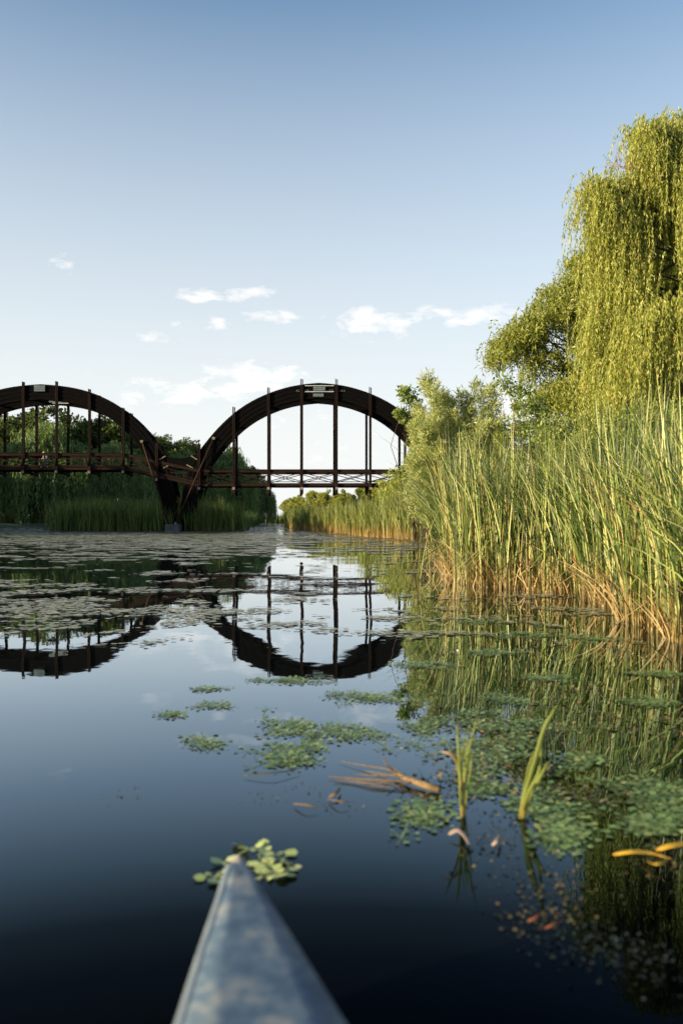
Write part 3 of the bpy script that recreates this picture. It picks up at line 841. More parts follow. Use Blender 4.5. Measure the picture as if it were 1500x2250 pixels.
# ------------------------------------------------------------------ the timber footbridge
U = .05                         # metres per photo pixel on the bridge's front face, 90 m off
YF = 90.0; WB = 4.4; SK = -.061
def bp(px, py, q=0.0):
    """a point of the bridge: bearing/height as surveyed on the front face, q = 0 front face .. 1 back face"""
    return Vector(((px - CX) * U + SK * WB * q, YF + WB * q, (HY - py) * U + CZ))
bridge = thing('footbridge', 'dark timber arch footbridge with hangers and cross braced rails over the water', 'bridge', (0, YF, 0))
IB = Matrix.Translation(-Vector((0, YF, 0)))
def part(mb, name, mat, parent=None, bevel=0.0, label=None, smooth=False):
    me_ = mb.mesh(name); me_.transform(IB)
    o_ = link(name, me_, mat, parent or bridge, smooth)
    if bevel:
        m = o_.modifiers.new('bevel', 'BEVEL'); m.width = bevel; m.segments = 1; m.limit_method = 'ANGLE'
    if label: o_['label'] = label
    return o_

PROF = {'L': (89, 844, [(0, 0), (36, 2), (72, 7), (109, 16), (147, 32), (183, 53), (218, 85), (254, 130), (272, 163), (286, 200), (296, 240), (302, 275), (305, 322)]),
        'R': (701, 841, [(0, 0), (38, 2.5), (75, 10), (111, 22), (150, 40), (186, 64), (222, 98), (258, 141), (278, 170), (293, 203), (301, 245), (305, 285), (306, 325)])}
def arch_curve(side):
    cx, cy, pr = PROF[side]
    pr = np.array(pr, float)
    s = np.concatenate([[0], np.cumsum(np.hypot(*np.diff(pr, axis=0).T))])
    ss = np.linspace(0, s[-1], 33)
    def cr(vals):           # smooth the polyline
        y = np.interp(ss, s, vals)
        for _ in range(3): y[1:-1] = (y[:-2] + 2 * y[1:-1] + y[2:]) / 4
        return y
    dx, dy = cr(pr[:, 0]), cr(pr[:, 1])
    right = np.stack([cx + dx, cy + dy], 1); left = np.stack([cx - dx, cy + dy], 1)[::-1][:-1]
    return np.concatenate([left, right])
def arch_y(side, px):
    c = arch_curve(side); h = len(c) // 2
    cx = PROF[side][0]
    return float(np.interp(abs(px - cx), c[h:, 0] - cx, c[h:, 1]))

def rib(side, q0, q1, th=34):
    c = arch_curve(side); n = len(c)
    tg = np.gradient(c, axis=0); tg /= np.linalg.norm(tg, axis=1)[:, None]
    nrm = np.stack([-tg[:, 1], tg[:, 0]], 1)        # points to the inside (down)
    inn = c + nrm * th
    mb = MB(); vs = []
    for i in range(n):
        for (p, q) in ((c[i], q0), (c[i], q1), (inn[i], q1), (inn[i], q0)):
            vs.append(bp(p[0], p[1], q))
    fs = []
    for i in range(n - 1):
        for k in range(4):
            k2 = (k + 1) % 4
            fs.append((i * 4 + k, i * 4 + k2, (i + 1) * 4 + k2, (i + 1) * 4 + k))
    fs += [(3, 2, 1, 0), tuple((n - 1) * 4 + k for k in range(4))]
    mb.add(vs, fs)
    # laminations: proud boards along the face
    r_ = part(mb, 'arch_rib', M['wood_dark'], bevel=.03)
    for off in (.10, .37, .64, .91):
        m2 = MB(); vs = []; o0 = c + nrm * th * (off - .07); o1 = c + nrm * th * (off + .07)
        qa = q0 - .009
        for i in range(n):
            for (p, q) in ((o0[i], qa), (o0[i], q0), (o1[i], q0), (o1[i], qa)): vs.append(bp(p[0], p[1], q))
        m2.add(vs, fs)
        part(m2, 'edge_board', M['wood_board'], r_)
    return r_
RW = .11        # rib thickness as a share of the bridge's width
for sd in 'LR':
    for q in (0.0, 1.0 - RW):
        rib(sd, q, q + RW)

def top_y(px):
    """height (photo px) of the walkway's handrail top"""
    return float(np.interp(px, [-260, 272, 433, 889, 1010], [995.5, 995.5, 1032, 1032, 1072]))
def deck_y(px):
    return float(np.interp(px, [-260, 272, 433, 889, 1010], [1028, 1028, 1064, 1064, 1100]))

# hangers
TOPS = {'L': [973, 896, 856, 839, 838, 855, 896, 973], 'R': [975, 894, 851, 833, 833, 851, 893, 975]}
XS = {'L': [-166, -93, -20, 53, 126, 198, 272, 345], 'R': [438, 514, 590, 663, 739, 813, 889, 964]}
for sd in 'LR':
    for px, ty in zip(XS[sd], TOPS[sd]):
        for q in (-.03, 1.03):
            dk = deck_y(px)
            end = dk + (21 if sd == 'R' else 13)
            steep = px in (438, 345, 964, -166)
            mb = MB()
            for s in (-1, 1):          # a hanger is a pair of planks either side of a filler
                a = bp(px + s * 1.75, ty + (0 if s < 0 else 1.0), q); b = bp(px + s * 1.75, dk + 3, q)
                mb.beam(a, b, .105, .22)
            mb.beam(bp(px, ty + 14, q), bp(px, dk + 2, q), .07, .15)
            h_ = part(mb, 'hanger', M['wood_red'], bevel=.012)
            if not steep:
                mb = MB()
                mb.beam(bp(px, dk - 3, q), bp(px, end, q), .34, .42)
                mb.beam(bp(px, end, q), bp(px, end + 2.4, q), .22, .30)
                part(mb, 'hanger_foot', M['wood_deck'], h_, bevel=.03)
            if sd == 'L' and not steep:     # raking bracket against the rail
                mb = MB()
                mb.beam(bp(px - 6, dk + 2, q - .035), bp(px - .5, dk - 22, q - .035), .16, .14)
                part(mb, 'raking_bracket', M['wood_red'], h_, bevel=.01)
        # cross beam below the deck, and the tie between the ribs above
        dk = deck_y(px)
        mb = MB(); mb.beam(bp(px, dk + 9.5, -.10), bp(px, dk + 9.5, 1.10), .26, .26, up=(0, 0, 1))
        cbm = part(mb, 'cross_beam', M['wood_deck'], bevel=.02)
        for q in (-.105, 1.105):
            mb = MB(); mb.box(bp(px, dk + 9.5, q), (.27, .03, .27)); part(mb, 'beam_end', M['wood_grey'], cbm)
        ay = arch_y(sd, px)
        mb = MB(); mb.beam(bp(px + 5, ay + 22, RW), bp(px + 5, ay + 22, 1 - RW), .22, .22, up=(0, 0, 1))
        part(mb, 'cross_tie', M['wood_rail'])

# walkway: deck boards, edge beams, rails with crossed braces bay by bay
stops = sorted(XS['L'] + XS['R']) + [1010]
mb = MB()
for i in range(-230, 1010, 4):
    a = (i + .2, i + 3.7)
    vs = []
    for x in a:
        for dy in (-.2, 1.0):
            for q in (.01, .99): vs.append(bp(x, deck_y(x) - 2.2 + dy, q))
    mb.add(vs, [(0, 1, 3, 2), (4, 6, 7, 5), (0, 4, 5, 1), (2, 3, 7, 6), (0, 2, 6, 4), (1, 5, 7, 3)])
part(mb, 'deck', M['wood_deck'])
for q in (.005, .995):
    brk = [-230, 272, 433, 889, 1010]
    for x0, x1 in zip(brk, brk[1:]):
        mb = MB(); mb.beam(bp(x0, deck_y(x0) + 1.8, q), bp(x1, deck_y(x1) + 1.8, q), .28, .16)
        if x0 in (-230, 272):      # the left part carries a second board above
            mb.beam(bp(x0, deck_y(x0) - 4.2, q - .012), bp(x1, deck_y(x1) - 4.2, q - .012), .17, .08)
        part(mb, 'edge_beam', M['wood_deck'], bevel=.02)
for q in (.0, 1.0):
    sg = -1 if q == 0 else 1
    prev = -230
    for x in stops:
        x0, x1 = prev + 1, x - 1; prev = x
        if x1 - x0 < 8: continue
        mb = MB()
        mb.beam(bp(x0, top_y(x0) + 3, q), bp(x1, top_y(x1) + 3, q), .30, .12)
        mb.beam(bp(x0, top_y(x0) - .2, q), bp(x1, top_y(x1) - .2, q), .05, .26)
        b0, b1 = deck_y(x0) - 5.5, deck_y(x1) - 5.5
        mb.beam(bp(x0, b0, q), bp(x1, b1, q), .07, .10)
        rl = part(mb, 'railing', M['wood_rail'], bevel=.01)
        t0, t1 = top_y(x0) + 6.4, top_y(x1) + 6.4
        for (ya, yb, dq) in ((t0, b1 - .8, -.008), (b0 - .8, t1, .012)):
            mb = MB(); mb.beam(bp(x0, ya, q + dq), bp(x1, yb, q + dq), .085, .06)
            part(mb, 'cross_brace', M['wood_rail'], rl)

# curved tie between the arch feet, with ochre steel brackets
for q in (.02, .98 - RW):
    xs_ = np.linspace(346, 438, 21)
    mb = MB(); vs = []
    for x in xs_:
        w_ = (x - 392) / 46
        for (dy, qq) in ((0, q), (0, q + RW), (1, q + RW), (1, q)):
            yt = 1007 - 15 * abs(w_) ** 2.2; yb = 1029 - 4 * w_ * w_
            vs.append(bp(x, yt if dy == 0 else yb, qq))
    n = len(xs_)
    fs = [(i * 4 + k, i * 4 + (k + 1) % 4, (i + 1) * 4 + (k + 1) % 4, (i + 1) * 4 + k) for i in range(n - 1) for k in range(4)] + [(3, 2, 1, 0), tuple((n - 1) * 4 + k for k in range(4))]
    mb.add(vs, fs)
    tie = part(mb, 'curved_tie', M['wood_dark'], bevel=.02)
    if q < .5:
        for (xa, ya, xb, yb) in ((350, 1010, 364, 1002), (359, 1028.5, 373, 1021.5), (420, 1001.5, 433, 1010), (410, 1021, 424, 1028.5)):
            mb = MB(); mb.beam(bp(xa, ya, q - .022), bp(xb, yb, q - .022), .11, .08); part(mb, 'steel_bracket', M['bracket'], tie)

# leaning round poles with capped heads
for (xa, ya, xb, yb, q0, q1, foot) in ((313, 971, 377, 1160, -.03, -.30, 0), (469.5, 964, 390, 1150, -.03, -.30, 1), (328, 982, 386, 1160, 1.03, 1.28, 0), (466, 985, 421, 1150, 1.03, 1.28, 0)):
    a, b = bp(xa, ya, q0), bp(xb, yb, q1)
    mb = MB(); mb.tube([a, a.lerp(b, .5), b], [.085, .095, .10], 10)
    s_ = part(mb, 'leaning_pole', M['strut'], smooth=True)
    mb = MB(); mb.box(bp(xa + (.6 if foot else -.4), ya - .5, q0 - .015), (.30, .22, .27), Matrix.Rotation(R(8 if foot else -8), 3, 'Y')); part(mb, 'pole_head', M['bracket'], s_, bevel=.02)
    if foot:
        mb = MB(); mb.tube([b + Vector((0, 0, -.12)), b + Vector((0, 0, .16))], [.17, .10], 10); part(mb, 'steel_shoe', M['steel_plate'], s_)
        mb = MB(); mb.box((b.x - .27, b.y + .1, .05), (1.58, 1.5, 1.5)); part(mb, 'concrete_footing', M['concrete'], s_, bevel=.03)
# concrete pads under the ribs
for x in (384, 404, 1000, -208):
    mb = MB(); mb.box(bp(x, 1166, .55) + Vector((0, 0, -.55)), (1.7, 4.6, 1.2)); part(mb, 'arch_footing', M['concrete'], bevel=.03)
# crest fittings
mb = MB()
for yy_ in (849.2, 853.8, 858.4): mb.box(bp(88.5, yy_, -.035), (1.2, .08, .20))
part(mb, 'crest_plate', M['steel_plate'], bevel=.01)
mb = MB(); mb.box(bp(103, 870.5, .97 - RW), (1.7, .06, .30)); part(mb, 'crest_plate', M['steel_plate'])
mb = MB(); mb.box(bp(112, 875.5, .96 - RW), (1.9, .08, .10)); part(mb, 'crest_bar', M['white_steel'])
for y_ in (848, 861):
    mb = MB(); mb.box(bp(701.5, y_, -.03), (3.15, .08, .085)); part(mb, 'crest_bar', M['white_steel'])
mb = MB()
for y_ in (852.3, 856.8): mb.box(bp(701, y_, -.035), (1.3, .07, .2))
part(mb, 'crest_plate', M['steel_plate'])
mb = MB(); mb.box(bp(699, 868.3, -.012), (1.15, .06, .33)); part(mb, 'crest_plate', M['steel_plate'])
mb = MB()
for x_ in (652, 656, 661, 671, 676, 725, 730, 747, 751, 756):
    for y_ in (856, 858.5): mb.box(bp(x_, y_ + abs(x_ - 701) * .035, -.012), (.05, .05, .05))
part(mb, 'bolts', M['white_steel'])

# ------------------------------------------------------------------ the walker on the bridge
def skin_person():
    q = .38
    foot = bp(88.5, 0, q); foot.z = (HY - (deck_y(88) - 2.4)) * U + CZ
    J = {'pelvis': (0, 0, .90), 'belly': (0, 0, 1.06), 'chest': (-.02, 0, 1.28), 'neck': (-.03, 0, 1.44), 'chin': (-.05, 0, 1.52), 'head': (-.05, 0, 1.62), 'crownp': (-.04, 0, 1.69),
         'hipL': (-.02, -.09, .86), 'kneeL': (-.19, -.10, .50), 'ankL': (-.30, -.10, .09), 'toeL': (-.43, -.11, .06),
         'hipR': (.02, .09, .86), 'kneeR': (.10, .10, .47), 'ankR': (.36, .10, .17), 'toeR': (.30, .11, .03),
         'shL': (-.02, -.18, 1.38), 'elL': (-.06, -.23, 1.12), 'wrL': (-.24, -.20, .98), 'haL': (-.31, -.18, .97),
         'shR': (-.02, .18, 1.38), 'elR': (.06, .24, 1.12), 'wrR': (-.08, .25, .92), 'haR': (-.12, .25, .85)}
    RAD = {'pelvis': (.14, .11), 'belly': (.12, .10), 'chest': (.15, .11), 'neck': (.055, .055), 'chin': (.06, .06), 'head': (.095, .085), 'crownp': (.07, .07), 'hipL': (.085, .085), 'kneeL': (.058, .058), 'ankL': (.04, .04), 'toeL': (.035, .03),
           'hipR': (.085, .085), 'kneeR': (.058, .058), 'ankR': (.04, .04), 'toeR': (.035, .03), 'shL': (.055, .055), 'elL': (.04, .04), 'wrL': (.028, .028), 'haL': (.032, .02), 'shR': (.055, .055), 'elR': (.04, .04), 'wrR': (.028, .028), 'haR': (.032, .02)}
    E = [('pelvis', 'belly'), ('belly', 'chest'), ('chest', 'neck'), ('neck', 'chin'), ('chin', 'head'), ('head', 'crownp')]
    for s in 'LR': E += [('pelvis', 'hip' + s), ('hip' + s, 'knee' + s), ('knee' + s, 'ank' + s), ('ank' + s, 'toe' + s), ('chest', 'sh' + s), ('sh' + s, 'el' + s), ('el' + s, 'wr' + s), ('wr' + s, 'ha' + s)]
    ks = list(J)
    def skinned(name, keys, edges, scale, mat, parent, root):
        me_ = bpy.data.meshes.new(name)
        me_.from_pydata([J[k] for k in keys], [(keys.index(a), keys.index(b)) for a, b in edges], [])
        o_ = link(name, me_, mat, parent)
        m_ = o_.modifiers.new('skin', 'SKIN'); m_.use_smooth_shade = True
        if not me_.skin_vertices:
            bpy.context.view_layer.objects.active = o_
        sv = me_.skin_vertices[0].data
        for i, k in enumerate(keys): sv[i].radius = (RAD[k][0] * scale, RAD[k][1] * scale); sv[i].use_root = (k == root)
        s_ = o_.modifiers.new('subdivision', 'SUBSURF'); s_.levels = 1; s_.render_levels = 1
        return o_
    def pm(name, c, rough=.7):
        m, nt, out = newmat(name); p = N(nt, 'ShaderNodeBsdfPrincipled'); p.inputs['Roughness'].default_value = rough
        n_ = N(nt, 'ShaderNodeTexNoise'); n_.inputs['Scale'].default_value = 12
        r_ = ramp(nt, [(.3, tuple(x * .8 for x in c)), (.7, c)]); nt.links.new(n_.outputs[0], r_.inputs[0]); nt.links.new(r_.outputs[0], p.inputs['Base Color']); nt.links.new(p.outputs[0], out.inputs[0]); return m
    root = thing('person', 'person in a straw hat, dark top and jeans walking left along the bridge', 'person', foot)
    skinned('body', ks, E, 1.0, pm('skin', (.55, .36, .27)), root, 'pelvis')
    skinned('top', ['pelvis', 'belly', 'chest', 'shL', 'shR'], [('pelvis', 'belly'), ('belly', 'chest'), ('chest', 'shL'), ('chest', 'shR')], 1.13, pm('dark_cotton', (.02, .02, .025)), root, 'pelvis')
    skinned('jeans', ['pelvis', 'hipL', 'kneeL', 'ankL', 'hipR', 'kneeR', 'ankR'], [('pelvis', 'hipL'), ('hipL', 'kneeL'), ('kneeL', 'ankL'), ('pelvis', 'hipR'), ('hipR', 'kneeR'), ('kneeR', 'ankR')], 1.17, pm('denim', (.03, .05, .10)), root, 'pelvis')
    white = pm('white_canvas', (.75, .75, .75))
    for a, b_ in (('ankL', 'toeL'), ('ankR', 'toeR')):
        mb = MB(); A, B_ = Vector(J[a]), Vector(J[b_]); mb.tube([A + Vector((.04, 0, 0)), A.lerp(B_, .4), B_, B_ + (B_ - A) * .1], [.05, .06, .045, .02], 8); mb.build('shoe', white, root, True)
    mb = MB()
    prof = [(.21, 1.655), (.215, 1.665), (.12, 1.685), (.115, 1.75), (.08, 1.79), (.01, 1.80)]
    nn = 16; vs = []
    for (r_, z_) in prof:
        for k in range(nn): a = 6.283 * k / nn; vs.append((-.045 + r_ * math.cos(a) , r_ * math.sin(a), z_ - .02 * math.cos(a)))
    fs = [(i * nn + k, i * nn + (k + 1) % nn, (i + 1) * nn + (k + 1) % nn, (i + 1) * nn + k) for i in range(len(prof) - 1) for k in range(nn)] + [tuple(range(nn))[::-1], tuple((len(prof) - 1) * nn + k for k in range(nn))]
    mb.add(vs, fs); mb.build('straw_hat', pm('straw', (.55, .36, .14)), root, True)
    mb = MB(); mb.tube([(0, 0, 1.46), (.0, 0, 1.52), (-.01, 0, 1.62)], [.05, .09, .095], 10); mb.build('hair', pm('brown_hair', (.05, .03, .02)), root, True)
    bpk = thing('backpack', 'grey blue backpack on the back of the person in the straw hat', 'backpack', foot)
    mb = MB(); mb.box((.23, 0, 1.20), (.20, .30, .42)); mb.build('bag', pm('grey_blue_nylon', (.22, .27, .29)), bpk, False, .05)
    mb = MB(); mb.box((.345, 0, 1.13), (.07, .22, .20)); mb.build('front_pocket', pm('grey_nylon', (.18, .22, .24)), bpk, False, .025)
    for s in (-1, 1):
        mb = MB(); mb.tube([(.13, s * .10, 1.40), (.0, s * .115, 1.47), (-.15, s * .11, 1.36), (-.17, s * .12, 1.2), (-.05, s * .17, 1.06), (.13, s * .12, 1.04)], .017, 6); mb.build('shoulder_strap', pm('black_webbing', (.02, .02, .02)), bpk, True)
skin_person()

# stake in the water
p = onwater(584, 1162)
mb = MB(); mb.tube([(0, 0, -.8), (0, 0, .6), (.01, 0, 1.15)], [.06, .06, .055], 8); mb.tube([(.01, 0, 1.13), (.01, 0, 1.22)], [.085, .08], 8)
o = mb.build('stake', M['stake']); o.location = p
tag(o, 'thin grey stake standing in the far water below the gap of sky', 'stake')

# ------------------------------------------------------------------ the boat
def paint_mat():
    m, nt, out = newmat('scuffed_blue_grey_paint')
    tc_ = N(nt, 'ShaderNodeTexCoord')
    n1 = N(nt, 'ShaderNodeTexNoise'); n1.inputs['Scale'].default_value = 9; n1.inputs['Detail'].default_value = 9; n1.inputs['Roughness'].default_value = .68
    n2 = N(nt, 'ShaderNodeTexNoise'); n2.inputs['Scale'].default_value = 26; n2.inputs['Detail'].default_value = 5
    nt.links.new(tc_.outputs['Object'], n1.inputs[0]); nt.links.new(tc_.outputs['Object'], n2.inputs[0])
    r = ramp(nt, [(.34, (.030, .060, .105)), (.47, (.052, .090, .142)), (.56, (.098, .130, .165)), (.66, (.175, .185, .195)), (.78, (.27, .265, .26))])
    ad = N(nt, 'ShaderNodeMath', operation='MULTIPLY_ADD'); ad.inputs[1].default_value = .35
    nt.links.new(n2.outputs[0], ad.inputs[0]); sb = N(nt, 'ShaderNodeMath', operation='SUBTRACT'); sb.inputs[1].default_value = .175
    nt.links.new(n1.outputs[0], sb.inputs[0]); nt.links.new(sb.outputs[0], ad.inputs[2]); nt.links.new(ad.outputs[0], r.inputs[0])
    p = N(nt, 'ShaderNodeBsdfPrincipled'); p.inputs['Roughness'].default_value = .55
    nt.links.new(r.outputs[0], p.inputs['Base Color'])
    b = N(nt, 'ShaderNodeBump'); b.inputs['Strength'].default_value = .25; b.inputs['Distance'].default_value = .004
    nt.links.new(n2.outputs[0], b.inputs['Height']); nt.links.new(b.outputs[0], p.inputs['Normal'])
    nt.links.new(p.outputs[0], out.inputs[0]); return m
M['paint'] = paint_mat()
M['rim'] = woodmat('worn_rim', (.10, .14, .19), (.19, .225, .26), (6, 2, 6), rough=.5, bump=.1, c2=(.42, .42, .42))
ZB = .45
tipw = at(524, 1896, (CZ - ZB) * F / (1896 - HY)); tipw.z = 0
midw = at(573, 2250, (CZ - ZB) * F / (2250 - HY)); midw.z = 0
ax = (tipw - midw).normalized(); rzb = math.atan2(ax.y, ax.x)
boat = thing('rowing_boat', 'scuffed blue grey boat whose pointed bow noses into the floating leaves', 'boat', tipw, None, rzb)
# local x runs forward, tip at x = 0, y to the left (port)
st_ = [(0, .020), (-.05, .030), (-.2, .055), (-.5, .112), (-.82, .168), (-1.3, .27), (-1.9, .36), (-2.6, .42), (-3.4, .42), (-4.2, .34), (-4.4, .30)]
DECK_END = -1.3
mb = MB(); vs = []; fs = []
ring = []
for (x, w) in st_:
    keel = -.16 if x < -.3 else -.16 + (.30 * (1 + x / .3))
    ring.append([(x, w, ZB - .012), (x, w * .86, .12 + max(0, keel) * .6), (x, w * .45, keel + .03), (x, 0, keel), (x, -w * .45, keel + .03), (x, -w * .86, .12 + max(0, keel) * .6), (x, -w, ZB - .012)])
for r_ in ring: vs += r_
for i in range(len(ring) - 1):
    for k in range(6): fs.append((i * 7 + k, i * 7 + k + 1, (i + 1) * 7 + k + 1, (i + 1) * 7 + k))
fs.append(tuple(range(7))); fs.append(tuple((len(ring) - 1) * 7 + k for k in range(7))[::-1])
mb.add(vs, fs)
hull = mb.build('hull', M['paint'], boat); so_ = hull.modifiers.new('thickness', 'SOLIDIFY'); so_.thickness = .012; so_.offset = -1
mb = MB(); vs = []; dk_ = [s for s in st_ if s[0] >= DECK_END]
for (x, w) in dk_:
    for (yy_, zz) in ((w - .006, ZB), (w * .5, ZB + .003 * min(1, -x * 2)), (0, ZB + .004 * min(1, -x * 2)), (-w * .5, ZB + .003 * min(1, -x * 2)), (-w + .003, ZB)): vs.append((x, yy_, zz))
n5 = len(dk_)
fs = [(i * 5 + k, i * 5 + k + 1, (i + 1) * 5 + k + 1, (i + 1) * 5 + k) for i in range(n5 - 1) for k in range(4)]
mb.add(vs, fs)
dko = mb.build('foredeck', M['paint'], boat, True); so_ = dko.modifiers.new('thickness', 'SOLIDIFY'); so_.thickness = .01; so_.offset = -1
for sgn in (1, -1):
    mb = MB(); vs = []
    wd, ht = (.020, .030)
    for (x, w) in st_:
        off = 0 if sgn > 0 else -.012
        for (dy, dz) in ((-.004, .004), (wd * .55 + off, .002), (wd + off, -.012), (wd + off, -ht), (-.004, -ht)):
            vs.append((x, sgn * (w + dy), ZB + dz))
    nn = len(st_)
    fs = [(i * 5 + k, i * 5 + (k + 1) % 5, (i + 1) * 5 + (k + 1) % 5, (i + 1) * 5 + k) for i in range(nn - 1) for k in range(5)] + [(0, 1, 2, 3, 4), tuple((nn - 1) * 5 + k for k in range(5))[::-1]]
    mb.add(vs, fs); mb.build('rubbing_rail', M['rim'], boat, True)
mb = MB(); mb.tube([(.020, 0, ZB - .06), (.022, 0, ZB - .02), (.006, 0, ZB - .006), (-.05, 0, ZB - .004)], [.022, .026, .024, .010], 12); mb.build('bow_cap', woodmat('bare_bow_cap', (.20, .17, .165), (.32, .28, .265), bump=.1, rough=.5), boat, True)
mb = MB(); mb.tube([(-.10, .004, ZB + .004), (-.10, .004, ZB + .014)], [.008, .007], 10); mb.build('bolt_head', M['bark'], boat)
for x in (-1.9, -3.0):
    mb = MB(); mb.box((x, 0, ZB - .12), (.24, .66 if x > -2 else .78, .03)); mb.build('thwart', M['paint'], boat, False, .006)

# ------------------------------------------------------------------ floating plants
def rosette_leaves(cen, nleaf, rad, size, rng, ztilt=.12, z=.006, stems=False):
    """water chestnut rosettes: rings of small lozenge leaves lying on the water"""
    P = []; D = []; NN = []; LS = []; CEN = []
    for c in cen:
        k = int(nleaf * (.6 + .7 * rng.random()))
        a = rng.random() * 6.28 + np.arange(k) * 2.39996
        r_ = rad * np.sqrt((np.arange(k) + .8) / k) * (.85 + .3 * rng.random(k))
        d = np.stack([np.cos(a), np.sin(a), rng.normal(size=k) * ztilt], 1)
        p = np.array(c)[None] + d * r_[:, None] * np.array([1, 1, 0]); p[:, 2] = z + rng.random(k) * .006
        CEN += [np.array([c[0], c[1], z - .001])] * k
        P.append(p); D.append(d); NN.append(unit(np.array([0, 0, 1.0]) + rng.normal(size=(k, 3)) * ztilt)); LS.append(size * (.4 + 1.0 * rng.random(k) ** 1.3))
    P = np.concatenate(P); D = unit(np.concatenate(D)); NN = np.concatenate(NN); LS = np.concatenate(LS)
    # six-cornered leaf
    S = unit(np.cross(D, NN)); L_ = LS[:, None]; W_ = L_ * .95
    tpl = [(0, 0), (.35, .5), (.75, .42), (1, .0), (.75, -.42), (.35, -.5)]
    V = np.stack([P + D * L_ * a + S * W_ * b for a, b in tpl], 1)
    V[:, 3, 2] += .004
    if stems:      # thin floating stems run from rosette to rosette
        E = []
        cc = np.array([tuple(c) for c in cen])
        for i in range(1, len(cc)):
            j = int(np.argmin(np.linalg.norm(cc[:i] - cc[i], axis=1)))
            a, b = cc[i], cc[j]; d = b - a; l = np.linalg.norm(d)
            if l < .02: continue
            sd = np.array([-d[1], d[0], 0]) / l * .004; m = (a + b) / 2 + sd * 5 * rng.normal()
            E.append(np.array([a + sd, m + sd, b + sd, b - sd, m - sd, a - sd]) + np.array([0, 0, .004]))
        for q in range(len(P)):
            a = CEN[q]; b = P[q] + D[q] * .004; d = b - a; l = np.linalg.norm(d)
            if l < .004: continue
            sd = np.array([-d[1], d[0], 0]) / l * .0016; m = (a + b) / 2
            E.append(np.array([a + sd, m + sd, b + sd, b - sd, m - sd, a - sd]))
        if E: V = np.concatenate([V, np.array(E)])
        return V.reshape(-1, 3), len(V)
    return V.reshape(-1, 3), len(P)

def patch_centres(px, py, hw, hh, n, rng):
    """n points on the water inside an uneven ellipse surveyed in photo pixels"""
    out = []
    ph = rng.random(3) * 6.28
    while len(out) < n:
        a = rng.random() * 6.28; q = math.sqrt(rng.random())
        q *= .8 + .28 * math.sin(2 * a + ph[0]) + .18 * math.sin(3 * a + ph[1]) + .1 * math.sin(7 * a + ph[2])
        if rng.random() < .28: q *= 1.15 + .75 * rng.random()
        out.append(onwater(px + math.cos(a) * hw * q, py + math.sin(a) * hh * q))
    return out

rng = np.random.default_rng(40)
PATCH = [  # px, py, half width, half height, rosettes, leaf size, label
    (450, 1628, 55, 18, 12, .045, 'small pad of floating leaves left of the big green raft, alone in the blue water'),
    (640, 1600, 85, 26, 34, .042, 'long loose raft of floating leaves in the middle of the open water'),
    (635, 1655, 75, 38, 40, .044, 'dense green raft of floating leaves just above the fallen stalk'),
    (785, 1612, 80, 22, 28, .042, 'raft of floating leaves over the reflected white cloud'),
    (1085, 1588, 110, 24, 42, .042, 'wide raft of green leaves behind the two young shoots'),
    (1075, 1650, 95, 42, 52, .044, 'big dense raft of leaves between the two young shoots'),
    (1060, 1722, 70, 34, 26, .045, 'raft of leaves around the foot of the left young shoot'),
    (1262, 1676, 42, 16, 14, .045, 'small light green pad of leaves right of the right young shoot'),
    (925, 1790, 62, 32, 18, .045, 'ragged pad of leaves left of the left shoot foot'),
    (1200, 1775, 70, 40, 24, .048, 'leafy pad around the foot of the right young shoot'),
    (1228, 1838, 62, 26, 18, .048, 'leafy pad just below the right young shoot'),
    (1440, 1745, 85, 42, 44, .044, 'bright green raft of leaves at the right edge'),
    (1440, 1805, 70, 30, 24, .046, 'green leaves at the right edge above the yellow leaf'),
    (810, 1532, 95, 16, 40, .04, 'drifting leaf raft under the reflected arch crest'),
    (640, 1497, 75, 10, 26, .04, 'thin streak of leaves left of the reflected arch crest'),
    (935, 1590, 60, 14, 16, .04, 'thin leaf streak at the edge of the reflected reeds'),
    (1110, 1540, 45, 12, 16, .042, 'small pale leaf pad in the reflected reeds, above the wide raft'),
    (1205, 1490, 55, 9, 22, .042, 'oval leaf pad in the reflected reeds, right of the sky reflection'),
    (1088, 1434, 55, 10, 30, .042, 'oval blue green leaf pad in the darkest reflection'),
    (1160, 1394, 90, 10, 44, .042, 'long yellow green leaf pad below the reed feet'),
    (1040, 1366, 55, 6, 30, .042, 'yellow green leaf pad below the corner of the reed bed'),
    (1425, 1543, 60, 10, 26, .042, 'pale leaf pad near the right edge in the reed reflections'),
    (1300, 1402, 70, 8, 30, .042, 'leaf pad close to the dry reed feet on the right'),
    (1430, 1480, 70, 7, 26, .042, 'thin leaf pad at the right edge just below the reeds'),
    (480, 1553, 30, 7, 9, .042, 'tiny leaf pad in the blue water, upper one of two'),
    (378, 1572, 26, 7, 8, .042, 'tiny leaf pad in the blue water, lower left one of two'),
    (930, 1462, 75, 9, 34, .042, 'grey leaf pad where the sky reflection meets the reeds'),
    (455, 1515, 25, 5, 8, .042, 'faint leaf speck pad below the left arch reflection')]
GP = 'rafts of floating leaves on the open water'
for (px, py, hw, hh, n, sz, lab) in PATCH:
    cs = patch_centres(px, py, hw, hh, int(n * 1.25), rng)
    V, k = rosette_leaves(cs, 9, .09, sz * .7, rng, .07, .003, stems=True)
    c0 = onwater(px, py)
    V = V - np.array(c0)
    o = link('leaf_raft', mesh_np('leaf_raft', V, k, 6), M['pad']); o.location = c0
    tag(o, lab, 'floating leaves', GP)
